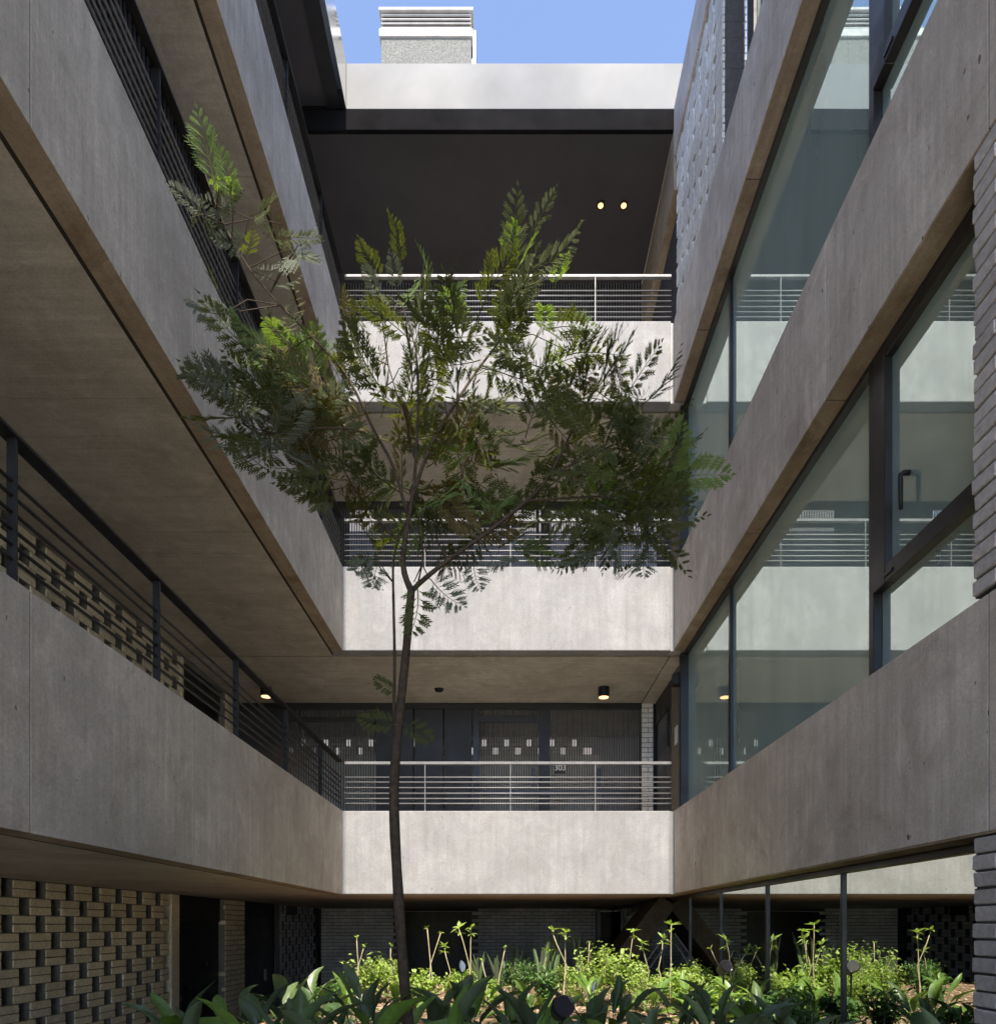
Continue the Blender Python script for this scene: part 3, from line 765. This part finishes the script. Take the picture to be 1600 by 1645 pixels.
# leaves -----------------------------------------------------------------
def lance(L, W, droop, fold, seg=6, sway=0, petiole=.25):
    """a lance shaped leaf along +Y, rising in +Z then drooping, with a folded midrib and a petiole"""
    mb = MB(); pts = []
    for i in range(seg+1):
        t = i/seg; ang = -droop*t*t
        y = L*(t-.12*droop*t*t*t); z = -L*droop*.45*t*t; wd = W*math.sin(math.pi*min(1, t*.96+.04))**.75*(1-.25*t)
        if t > .98: wd = .0005
        pts.append((y, z, wd, sway*L*math.sin(t*2)))
    for y, z, wd, sx in pts:
        wav = .12*wd*math.sin(y*40)
        mb.v += [(sx-wd, y, z+fold*wd+wav), (sx-wd*.5, y, z+fold*wd*.35), (sx, y, z), (sx+wd*.5, y, z+fold*wd*.35), (sx+wd, y, z+fold*wd-wav)]
    for i in range(seg):
        for k in range(4):
            a_ = i*5+k; mb.f.append((a_, a_+1, a_+6, a_+5))
    mb.tube([(0, -L*petiole, -.0), (0, 0, 0)], .0035, 4, False)
    return mb
leafs = {}
for key, mt in (('broad', 'broad'), ('light', 'broad_l')):
    leafs[key] = [lance(1, rnd.uniform(.12, .21), rnd.uniform(.3, 1.3), rnd.uniform(.2, .7), 8, rnd.uniform(-.16, .16), .0).mesh('leaf', M[mt], (0, 0, 0), 0, True) for _ in range(8)]
leafs['spathe'] = [lance(1, .3, .3, .8, 5, 0, .0).mesh('flower', M['spathe'], (0, 0, 0), 0, True)]
leafs['pointed'] = [lance(1, .07, .1, .5, 6, .05, 0).mesh('leaf', M['broad'], (0, 0, 0), 0, True) for _ in range(2)]
def add_leaf(root, base, az, elev, L, kind, stemlen=0, name='leaf'):
    q = rnd.choice(leafs[kind])
    d = Vector((math.cos(az)*math.cos(elev), math.sin(az)*math.cos(elev), math.sin(elev)))
    side_ = d.cross(Vector((0, 0, 1))).normalized(); up = side_.cross(d)
    p = Vector(base)
    if stemlen:
        tip = p+d*stemlen
        stem_mb[0].tube([p, p+d*stemlen*.5+Vector((0, 0, .01)), tip], [.004, .0035, .003], 5, False)
        p = tip
    roll = rnd.uniform(-.5, .5)
    s2 = side_*math.cos(roll)+up*math.sin(roll); u2 = s2.cross(d)
    m = Matrix((s2, d, u2)).transposed().to_euler()
    return link(name, q, root, p, m, (L, L, L))
stem_mb = [None]
ordn = ['first', 'second', 'third', 'fourth', 'fifth', 'sixth', 'seventh', 'eighth', 'ninth', 'tenth', 'eleventh', 'twelfth', 'thirteenth', 'fourteenth', 'fifteenth', 'sixteenth', 'seventeenth', 'eighteenth', 'nineteenth', 'twentieth']

def broad_plant(x, y, n, size, label, kind='broad', flowers=0):
    g = soil_h(x, y); r = thing('broadleaf_plant', (x, y, g), label, 'plant', 'dark broad-leaved plants along the front of the bed')
    stem_mb[0] = MB()
    for k in range(n):
        az = 2*math.pi*(k+rnd.random()*.7)/n*2.4; el = R(rnd.uniform(12, 80)); L = size*rnd.uniform(.75, 1.15)
        kd = kind if rnd.random() > .2 else 'light'
        add_leaf(r, (x+rnd.uniform(-.04, .04), y+rnd.uniform(-.04, .04), g), az, el, L*.78, kd, L*rnd.uniform(.45, .85))
    for k in range(flowers):
        add_leaf(r, (x, y, g), rnd.uniform(0, 6), R(82), .075, 'spathe', size*1.25, 'flower')
    stem_mb[0].obj('leaf_stalk', M['shrub_d'], r, 0, True)
    return r
front = [(265, 1615, 3.6), (330, 1625, 4.2), (420, 1600, 3.8), (465, 1585, 4.6), (500, 1560, 4.9), (545, 1600, 3.4), (590, 1570, 3.9), (615, 1600, 3.1),
         (690, 1565, 3.7), (745, 1550, 4.0), (775, 1600, 3.2), (830, 1590, 3.9), (880, 1570, 3.5), (940, 1590, 3.7), (990, 1565, 4.1), (1035, 1600, 3.3),
         (1090, 1590, 4.3), (1150, 1585, 3.8), (1200, 1600, 4.4), (1250, 1620, 3.9)]
for k, (px_, py_, y) in enumerate(front):
    top = P(px_, py_, y); hgt = top.z-SOIL
    broad_plant(max(-1.7, top.x), y, rnd.randint(12, 16), max(.30, hgt*.74), f'{ordn[k]} dark broad-leaved plant from the left along the front of the garden bed', flowers=1 if k in (9, 13) else 0)
# filler row of the same plants nearer the camera
for k in range(9):
    x = -1.35+.37*k; y = 2.75+.25*math.sin(k*2.1)
    broad_plant(x, y, 9, .40, f'{ordn[k]} low broad-leaved plant from the left in the nearest row of the bed')

def small_leaf(mb, p, d, L, W):
    d = d.normalized(); s = d.cross(Vector((rnd.uniform(-.4, .4), rnd.uniform(-.4, .4), 1))).normalized()*W; u = s.cross(d).normalized()*W*.4
    k = len(mb.v)
    mb.v += [tuple(p), tuple(p+d*L*.45+s+u), tuple(p+d*L-u*1.5), tuple(p+d*L*.45-s+u), tuple(p+d*L*.5)]
    mb.f += [(k, k+1, k+4), (k+1, k+2, k+4), (k+2, k+3, k+4), (k+3, k, k+4)]
def shrub(x, y, top, rad, label, mat='shrub', n=520, cone=False, name='leafy_shrub'):
    g = soil_h(x, y); r = thing(name, (x, y, g), label, 'shrub', 'small-leaved shrubs in the sunlit part of the bed')
    st, lf = MB(), MB(); hgt = top-g; ls = rnd.choice((.035, .045, .06, .075)); n = int(n*(.045/ls)**1.1)
    for k in range(12):
        a_ = rnd.uniform(0, 6.3); rr = rad*rnd.uniform(.2, .9); zt_ = hgt*(rnd.uniform(.6, 1) if not cone else 1-rr/rad*.8)
        tip = Vector((x+math.cos(a_)*rr, y+math.sin(a_)*rr, g+zt_)); b0 = Vector((x+math.cos(a_)*.02, y+math.sin(a_)*.02, g))
        mid = b0.lerp(tip, .5)+Vector((math.cos(a_)*rr*.15, math.sin(a_)*rr*.15, .03))
        st.tube([b0, mid, tip], [.005, .004, .002], 5, False)
        for _ in range(n//12):
            t = rnd.uniform(.25, 1.02); p = b0.lerp(mid, t*2) if t < .5 else mid.lerp(tip, t*2-1)
            p = p+Vector((rnd.gauss(0, 1), rnd.gauss(0, 1), rnd.gauss(0, .8)))*rad*.13
            d = Vector((rnd.gauss(0, 1), rnd.gauss(0, 1), rnd.gauss(.1, .6)))
            small_leaf(lf, p, d, ls*rnd.uniform(.6, 1.2), ls*rnd.uniform(.2, .34))
    st.obj('stem', M['twig'], r, 0, True); setp(lf.obj('foliage', M[mat], r), kind='stuff')
    return r
shr = [(585, 1545, 6.6, .28, 'shrub'), (625, 1535, 6.9, .24, 'shrub'), (530, 1590, 6.0, .22, 'shrub_d'), (670, 1570, 6.2, .22, 'shrub'), (735, 1560, 6.6, .22, 'shrub'),
       (780, 1575, 6.2, .2, 'shrub'), (835, 1522, 6.8, .24, 'cone'), (870, 1560, 6.3, .2, 'shrub_d'), (925, 1555, 6.6, .22, 'shrub'), (960, 1530, 6.5, .26, 'shrub'), (1000, 1545, 6.7, .28, 'shrub'),
       (1040, 1560, 6.0, .25, 'shrub'), (1080, 1555, 6.4, .28, 'shrub'), (1115, 1560, 6.9, .22, 'shrub'), (1130, 1585, 5.9, .22, 'shrub_d'), (1160, 1560, 6.1, .2, 'shrub'), (1175, 1590, 5.6, .2, 'shrub'), (1235, 1600, 4.9, .16, 'shrub_d')]
for k, (px_, py_, y, rad, mt) in enumerate(shr):
    t = P(px_, py_, y)
    shrub(min(t.x, XG-.12), y, t.z+rnd.uniform(-.06, .09), rad*rnd.uniform(.8, 1.15), f'{ordn[k]} leafy shrub from the left in the sunlit middle of the bed', 'shrub_d' if mt == 'cone' else mt, 900, mt == 'cone')
for k, (px_, py_, y) in enumerate(((560, 1600, 5.4), (650, 1605, 5.2), (760, 1605, 5.5), (860, 1600, 5.3), (950, 1598, 5.6), (1050, 1590, 5.5), (1105, 1580, 5.7), (1185, 1578, 5.6), (1130, 1600, 4.9), (1215, 1590, 5.2))):
    t = P(px_, py_, y); broad_plant(min(t.x, XG-.25), y, 13, max(.26, (t.z-SOIL)*.9), f'{ordn[k]} pale green hosta-like plant from the left in the sunny middle of the bed', 'light')
# low plants at the foot of the glass
for k, y in enumerate((3.5, 3.9, 4.4, 5.1)):
    shrub(XG-.3-.1*(k % 2), y, SOIL+.22+.06*(k % 3), .16, f'{ordn[k]} low feathery plant from the near end of the glass front', 'shrub_d', 420)

# stems with whorls of leaves -------------------------------------------
def whorl(mb, p, n, L, W, flat=.2):
    ax = Vector((rnd.gauss(0, .35), rnd.gauss(0, .35), 1)).normalized(); e1 = ax.cross(Vector((0, 1, .2))).normalized(); e2 = ax.cross(e1)
    for k in range(n):
        a_ = 2*math.pi*k/n+rnd.uniform(-.45, .45)
        small_leaf(mb, p, e1*math.cos(a_)+e2*math.sin(a_)+ax*(flat+rnd.uniform(-.5, .7)), L*rnd.uniform(.5, 1.25), W*rnd.uniform(.7, 1.2))
def stem_plant(x, y, top, label, forks=1, big=True):
    g = soil_h(x, y); r = thing('tall_stem_plant', (x, y, g), label, 'plant', 'bare stems topped with leaf whorls')
    st, lf = MB(), MB(); hgt = top-g; b0 = Vector((x, y, g))
    for k in range(forks):
        tip = Vector((x+(k-(forks-1)/2)*.12+rnd.uniform(-.07, .07), y+rnd.uniform(-.03, .03), g+hgt*(1 if k == 0 else rnd.uniform(.78, 1))))
        f = b0.lerp(Vector((x, y, top)), .55)
        pts = [b0, b0.lerp(f, .5)+Vector((rnd.uniform(-.03, .03), 0, 0)), f+Vector((rnd.uniform(-.025, .025), 0, 0)), f.lerp(tip, .6), tip]
        MB.tube(st, pts, [.007, .006, .005, .0045, .004], 6)
        if k == 0 or rnd.random() < .7: whorl(lf, tip, rnd.randint(6, 10) if big else 5, .085 if big else .045, .015 if big else .009, .45)
        if big and rnd.random() < .6: whorl(lf, tip-Vector((0, 0, .05)), 6, .065, .012, .1)
    st.obj('stem', M['twig'], r, 0, True)
    if lf.v: lf.obj('leaf_whorl', M['shrub'], r)
stems = [(575, 1507, 6.4, 2, 0), (627, 1520, 6.6, 1, 0), (692, 1492, 6.2, 2, 0), (722, 1522, 6.5, 1, 1), (755, 1492, 6.3, 2, 1), (781, 1545, 6.0, 1, 0), (803, 1522, 6.1, 1, 0), (868, 1530, 6.4, 1, 1),
         (907, 1494, 6.2, 2, 1), (944, 1514, 6.5, 1, 0), (1010, 1497, 6.9, 1, 1), (1040, 1516, 6.5, 1, 1), (1062, 1508, 6.4, 1, 1), (1077, 1487, 6.2, 1, 1), (1160, 1525, 6.4, 2, 0),
         (1178, 1512, 6.0, 2, 1)]
for k, (px_, py_, y, fk, bg_) in enumerate(stems):
    t = P(px_, py_, y); stem_plant(min(t.x, XG-.12), y, t.z, f'{ordn[k]} bare stem plant from the left rising above the shrubs', fk, bool(bg_))
# dark pointed plants in the shade behind
for k, (px_, py_) in enumerate(((765, 1530), (800, 1525), (830, 1515), (870, 1505), (882, 1490), (930, 1495), (1110, 1540))):
    y = 8.3+.15*(k % 3); t = P(px_, py_, y); g = soil_h(t.x, y)
    r = thing('pointed_plant', (t.x, y, g), f'{ordn[k]} dark pointed plant from the left in the shade behind the shrubs', 'plant', 'dark pointed plants in the shade')
    for j in range(7): add_leaf(r, (t.x+rnd.uniform(-.05, .05), y, g), rnd.uniform(0, 6.3), R(rnd.uniform(70, 88)), (t.z-g)*rnd.uniform(.75, 1.05), 'pointed')

# garden spotlights
for k, (px_, py_, y) in enumerate(((900, 1622, 2.9), (1162, 1556, 5.2), (1440, 1560, 3.4))):
    t = P(px_, py_, y); g = soil_h(t.x, y)
    if k == 2: continue
    r = thing('garden_spotlight', (t.x, y, g), ['round black spotlight among the front leaves', 'small dark spotlight on a spike beside the right shrubs'][k], 'lamp')
    MB().tube([(t.x, y, g), (t.x, y, t.z)], .008, 8).obj('spike', M['steel_dk'], r)
    MB().tube([t+Vector((.01, -.05, .02)), t+Vector((.008, -.045, .018)), t+Vector((0, .05, -.02))], [.042, .05, .04], 20).obj('head', M['door'], r)

# ---------------------------------------------------------------- the tree
TZ = 2.8
tb = P(655, 1640, TZ)
tree = thing('young_tree', (tb.x, TZ, soil_h(tb.x, TZ)), 'slender young tree with ferny leaves rising from the garden bed', 'tree')
def path(pts):
    out = []
    for p in pts:
        out.append(P(*p) if len(p) == 3 else P(p[0], p[1], TZ))
    # Catmull-Rom refinement
    res = []
    for i in range(len(out)-1):
        p0, p1, p2, p3 = out[max(i-1, 0)], out[i], out[i+1], out[min(i+2, len(out)-1)]
        for t in (0, .33, .66):
            res.append(.5*((2*p1)+(p2-p0)*t+(2*p0-5*p1+4*p2-p3)*t*t+(3*p1-p0-3*p2+p3)*t**3))
    res.append(out[-1]); return res
nodes = []
def limb(name, pts, r0, r1, keep=True):
    q = path(pts); n = len(q)
    rr = [(r0+(r1-r0)*i/(n-1))*(1+.05*math.sin(i*2.3)) for i in range(n)]
    rr = [x*.6 for x in rr]
    MB().tube(q, rr, 10).obj(name, M['bark'], tree, 0, True)
    if keep: nodes.extend(q[n//4:])
g0 = SOIL-.05
pb = (655+0, VY+(E-g0)*F/TZ)
limb('trunk', [pb, (657, 1700), (655, 1640), (648, 1560), (640, 1440), (633, 1300), (636, 1210), (645, 1120), (653, 1040), (661, 945)], .044, .027, False)
limb('branch', [(638, 1200), (633, 1150), (634, 1060), (632, 960), (632, 900, 2.85), (640, 870, 2.9), (655, 830, 2.95)], .012, .006)
limb('branch', [(661, 950), (650, 922), (648, 890), (655, 840), (662, 800), (668, 740), (672, 640, 2.75), (668, 560, 2.7)], .023, .006)
limb('branch', [(661, 950), (682, 930), (720, 900), (790, 850), (845, 805), (880, 768), (905, 720), (930, 670, 2.9)], .018, .006)
limb('branch', [(662, 800), (690, 720), (730, 650), (770, 590, 2.9), (820, 520, 3.0), (835, 440, 3.0)], .014, .004)
limb('branch', [(655, 830), (632, 750), (600, 690), (555, 600), (500, 540), (450, 490), (400, 430), (360, 360), (330, 280)], .012, .003)
limb('branch', [(612, 710), (570, 690, 2.7), (510, 688, 2.65), (440, 695, 2.6), (390, 680, 2.6)], .008, .003)
limb('branch', [(880, 768), (930, 740), (990, 720, 2.7), (1050, 740, 2.65)], .009, .003)
limb('branch', [(845, 805), (910, 800, 2.8), (980, 800, 2.75), (1040, 830, 2.7)], .008, .003)
limb('branch', [(720, 900), (700, 850, 2.9), (740, 780, 3.0), (750, 700, 3.05)], .008, .003)
limb('branch', [(640, 870, 2.9), (595, 820, 2.95), (560, 770, 3.0), (530, 700, 3.0)], .008, .003)
limb('branch', [(668, 740), (640, 640, 2.9), (620, 560, 3.0), (640, 480, 3.05)], .007, .003)
limb('branch', [(672, 935), (680, 890, 2.75), (672, 850, 2.7), (690, 800, 2.7)], .006, .003)

def frond_mesh(seed, mat, n=12, L=1.0, droop=.5, wide=.36, open_=.95):
    """a twice-cut fern-like leaf along +Y with unit length"""
    q = random.Random(seed); mb = MB(); spine = []
    for i in range(8):
        t = i/7; spine.append(Vector((.05*math.sin(t*3+seed), L*t*(1-.1*droop*t), -droop*.45*t*t)))
    def at(t):
        k = min(6, int(t*7)); return spine[k].lerp(spine[k+1], t*7-k)
    mb.tube(spine, [.009, .008, .007, .006, .005, .004, .003, .001], 4, False)
    def blade(p, d, up, ln, wd):
        s = d.cross(up).normalized()*wd; k = len(mb.v)
        mb.v += [tuple(p), tuple(p+d*ln*.4+s), tuple(p+d*ln-up*ln*.08), tuple(p+d*ln*.4-s)]
        mb.f.append((k, k+1, k+2, k+3))
    for i in range(n):
        t = .12+.86*i/(n-1); prof = wide*(math.sin(math.pi*min(1, .22+t*.80))**.8)*(1-.25*t)+.035
        for sgn in (-1, 1):
            p = at(min(.999, t+(.02 if sgn > 0 else 0))); ang = open_*(1-.35*t)+q.uniform(-.12, .12)
            d = Vector((sgn*math.sin(ang), math.cos(ang), q.uniform(-.28, .08))).normalized(); up = Vector((q.uniform(-.25, .25), 0, 1)).normalized()
            ln = prof*q.uniform(.85, 1.1)
            blade(p, d, up, ln, .0125+.004*(ln > .2))
            m = 4 if ln > .2 else 3 if ln > .13 else 2
            for j in range(m):
                u_ = .22+.62*j/m
                for s2 in (-1, 1):
                    a2 = .5; dd = (d*math.cos(a2)+d.cross(up).normalized()*math.sin(a2)*s2).normalized()
                    blade(p+d*ln*u_, dd, up, ln*(.40-.2*u_), .0125)
    blade(at(.98), Vector((0, 1, -.2)).normalized(), Vector((0, 0, 1)), .09, .012)
    return mb.mesh('frond', mat)
FR = {k: [frond_mesh(i*7+j, M[m], n=rnd.choice((8, 9, 9, 10)), droop=dr, wide=rnd.uniform(.32, .42)) for i, dr in enumerate((.25, .5, .8, 1.1))]
      for j, (k, m) in enumerate((('g', 'frond_g'), ('b', 'frond_b'), ('y', 'frond_y'), ('s', 'frond_s')))}
frond_jobs = []
def frond(p, d, L, kind, roll=None):
    frond_jobs.append((Vector(p), Vector(d).normalized(), L, kind, rnd.uniform(-1.25, 1.25) if roll is None else (1.2-roll)*.35))
twigs = MB()
# cluster: px, py, radius px, number of fronds, kinds, depth spread
CL = [(350, 320, 45, 9, 'bbgs', 2.8), (305, 350, 30, 5, 'gs', 2.75), (400, 350, 40, 7, 'ggs', 2.85), (455, 360, 25, 3, 'g', 2.9), (478, 400, 32, 7, 'gs', 2.85), (450, 455, 30, 5, 'gs', 2.9),
      (380, 410, 40, 6, 'gs', 2.8), (365, 500, 30, 6, 'sg', 2.7), (430, 520, 45, 9, 'gs', 2.8), (490, 540, 42, 9, 'gbs', 2.85), (430, 600, 45, 9, 'ggb', 2.75), (500, 610, 45, 9, 'gb', 2.85),
      (395, 660, 45, 13, 'gs', 2.6), (430, 710, 45, 14, 'gs', 2.6), (470, 660, 50, 14, 'gsg', 2.7), (520, 720, 55, 14, 'gyy', 2.85), (545, 790, 45, 12, 'yyg', 2.95), (590, 650, 50, 11, 'ggy', 3.0), (570, 590, 40, 8, 'gy', 3.0),
      (640, 470, 45, 11, 'gb', 3.05), (610, 520, 40, 8, 'g', 3.0), (690, 500, 40, 9, 'gb', 3.0), (670, 580, 50, 11, 'g', 2.85), (640, 680, 60, 13, 'gyg', 2.9), (620, 790, 55, 12, 'gyg', 3.0),
      (720, 680, 60, 14, 'g', 2.9), (720, 770, 55, 13, 'ggy', 2.95), (740, 590, 55, 14, 'g', 2.8), (790, 540, 55, 15, 'g', 2.95), (830, 470, 45, 12, 'gb', 3.0), (880, 500, 45, 10, 'gb', 3.0), (905, 560, 45, 9, 'g', 2.95),
      (840, 610, 50, 10, 'g', 2.9), (900, 650, 50, 13, 'ggy', 2.85), (960, 640, 50, 12, 'g', 2.75), (1010, 670, 42, 11, 'gs', 2.7), (850, 690, 50, 8, 'gyg', 2.9), (950, 720, 55, 13, 'g', 2.8), (1040, 710, 42, 11, 'gs', 2.65),
      (1000, 780, 55, 15, 'g', 2.75), (1060, 780, 45, 13, 'ggb', 2.6), (1040, 840, 45, 14, 'ggs', 2.65), (970, 830, 50, 13, 'g', 2.8), (920, 790, 45, 9, 'gyg', 2.9), (930, 860, 40, 8, 'gb', 2.9),
      (790, 860, 48, 9, 'gb', 3.0), (730, 840, 50, 12, 'gy', 2.95), (680, 820, 50, 9, 'ggb', 3.0), (600, 880, 36, 7, 'g', 3.0), (765, 760, 45, 8, 'gb', 3.0), (800, 890, 26, 3, 'g', 3.0), (1060, 870, 35, 7, 'sg', 2.65)]
def nearest(p): return min(nodes, key=lambda q: (q-p).length)
cen0 = P(700, 700, 2.85)
for ci, (px_, py_, rad, n, kinds, y) in enumerate(CL):
    if ci < 9: n = max(2, round(n*.45))
    elif py_ < 600: n = round(n*.72)
    if px_ > 1000: px_ -= 22
    c = P(px_, py_, y); rw = rad*y/F
    q = nearest(c)
    mid = q.lerp(c, .5)+Vector((rnd.uniform(-.03, .03), rnd.uniform(-.03, .03), .03))
    if (q-c).length > .02: twigs.tube([q, mid, c], [.0025, .002, .0016], 5, False)
    out = (c-cen0); out.y *= .3; out = out.normalized() if out.length > .01 else Vector((0, 0, 1))
    for k in range(max(2, round(n*(.72 if px_ > 560 else .78)))):
        a_ = rnd.uniform(0, 6.28); e_ = rnd.uniform(-.5, .75)
        d = Vector((math.cos(a_)*math.cos(e_), math.sin(a_)*math.cos(e_), math.sin(e_)))+out*.35
        st = c+Vector((rnd.gauss(0, 1), rnd.gauss(0, 1.5), rnd.gauss(0, 1)))*rw*.42
        frond(st, d, (rw*2*rnd.uniform(.7, 1.0)+.05)*(.72 if py_ < 530 else 1), rnd.choice(kinds))
# single fronds that read by themselves against the wall
for (ax, ay, bx, by, kind, roll) in ((352, 300, 316, 188, 'b', 1.4), (375, 330, 352, 240, 'b', 1.3), (330, 345, 268, 300, 's', 1.2), (400, 350, 460, 338, 'g', .9), (478, 395, 516, 388, 's', .3), (470, 395, 502, 470, 's', 1.2),
        (385, 500, 298, 528, 's', 1.0), (835, 430, 826, 312, 'g', 1.5), (850, 440, 948, 398, 'g', 1.2), (640, 470, 625, 405, 's', 1.3), (610, 480, 580, 425, 's', 1.3), (665, 935, 668, 1040, 'g', 1.4), (690, 930, 750, 980, 's', 1.1),
        (640, 1110, 588, 1092, 'g', .7), (640, 1165, 572, 1150, 'g', .7), (645, 1165, 702, 1200, 'g', 1.2), (600, 900, 562, 935, 's', 1.2), (610, 905, 600, 960, 's', 1.2), (790, 890, 830, 930, 's', 1.1), (1040, 880, 1035, 935, 's', 1.3),
        (1070, 770, 1128, 760, 'b', 1.0), (1070, 800, 1120, 810, 'g', 1.0), (1000, 640, 975, 585, 'y', 1.3), (400, 660, 342, 655, 's', 1.1), (420, 700, 365, 745, 's', 1.0), (760, 900, 775, 955, 's', 1.2), (520, 800, 515, 850, 'g', 1.2)):
    p, q = P(ax, ay, 2.72), P(bx, by, 2.65)
    frond(p, q-p, (q-p).length*1.05, kind, roll)
    nn = nearest(p) if ay < 1000 else p
    if ay < 1000: twigs.tube([nn, p], [.003, .002], 5, False)
twigs.obj('twig', M['bark'], tree, 0, True)['kind'] = 'stuff'
frond_jobs.sort(key=lambda j: j[0].y-j[2]*3)
rest = MB(); rest_by = {}
for k, (p, d, L, kind, roll) in enumerate(frond_jobs):
    s = d.cross(Vector((0, 1, 0)))
    if s.length < .1: s = Vector((1, 0, 0))
    s.normalize(); u = s.cross(d)
    # roll turns the flat side towards the courtyard
    s2 = s*math.cos(roll)+u*math.sin(roll); u2 = s2.cross(d)
    m3 = Matrix((s2, d, u2)).transposed()
    me = rnd.choice(FR[kind])
    if k < 296: link('frond', me, tree, p, m3.to_euler(), (L, L, L))
    else:
        mb = rest_by.setdefault(kind, MB()); k0 = len(mb.v)
        mb.v += [tuple(p+m3 @ (Vector(v.co)*L)) for v in me.vertices]; mb.f += [tuple(k0+i for i in f.vertices) for f in me.polygons]
allr = MB(); mats = []; idx = []
for kind, mb in rest_by.items():
    k0 = len(allr.v); allr.v += mb.v; allr.f += [tuple(k0+i for i in f) for f in mb.f]; idx += [len(mats)]*len(mb.f); mats.append({'g': 'frond_g', 'b': 'frond_b', 'y': 'frond_y', 's': 'frond_s'}[kind])
if mats:
    o = allr.obj('frond_mass', M[mats[0]], tree); o['kind'] = 'stuff'
    for m_ in mats[1:]: o.data.materials.append(M[m_])
    o.data.polygons.foreach_set('material_index', idx)

for o in bpy.data.objects:
    if '_w' in o: del o['_w']
print('fronds', len(frond_jobs), 'objects', len(bpy.data.objects))
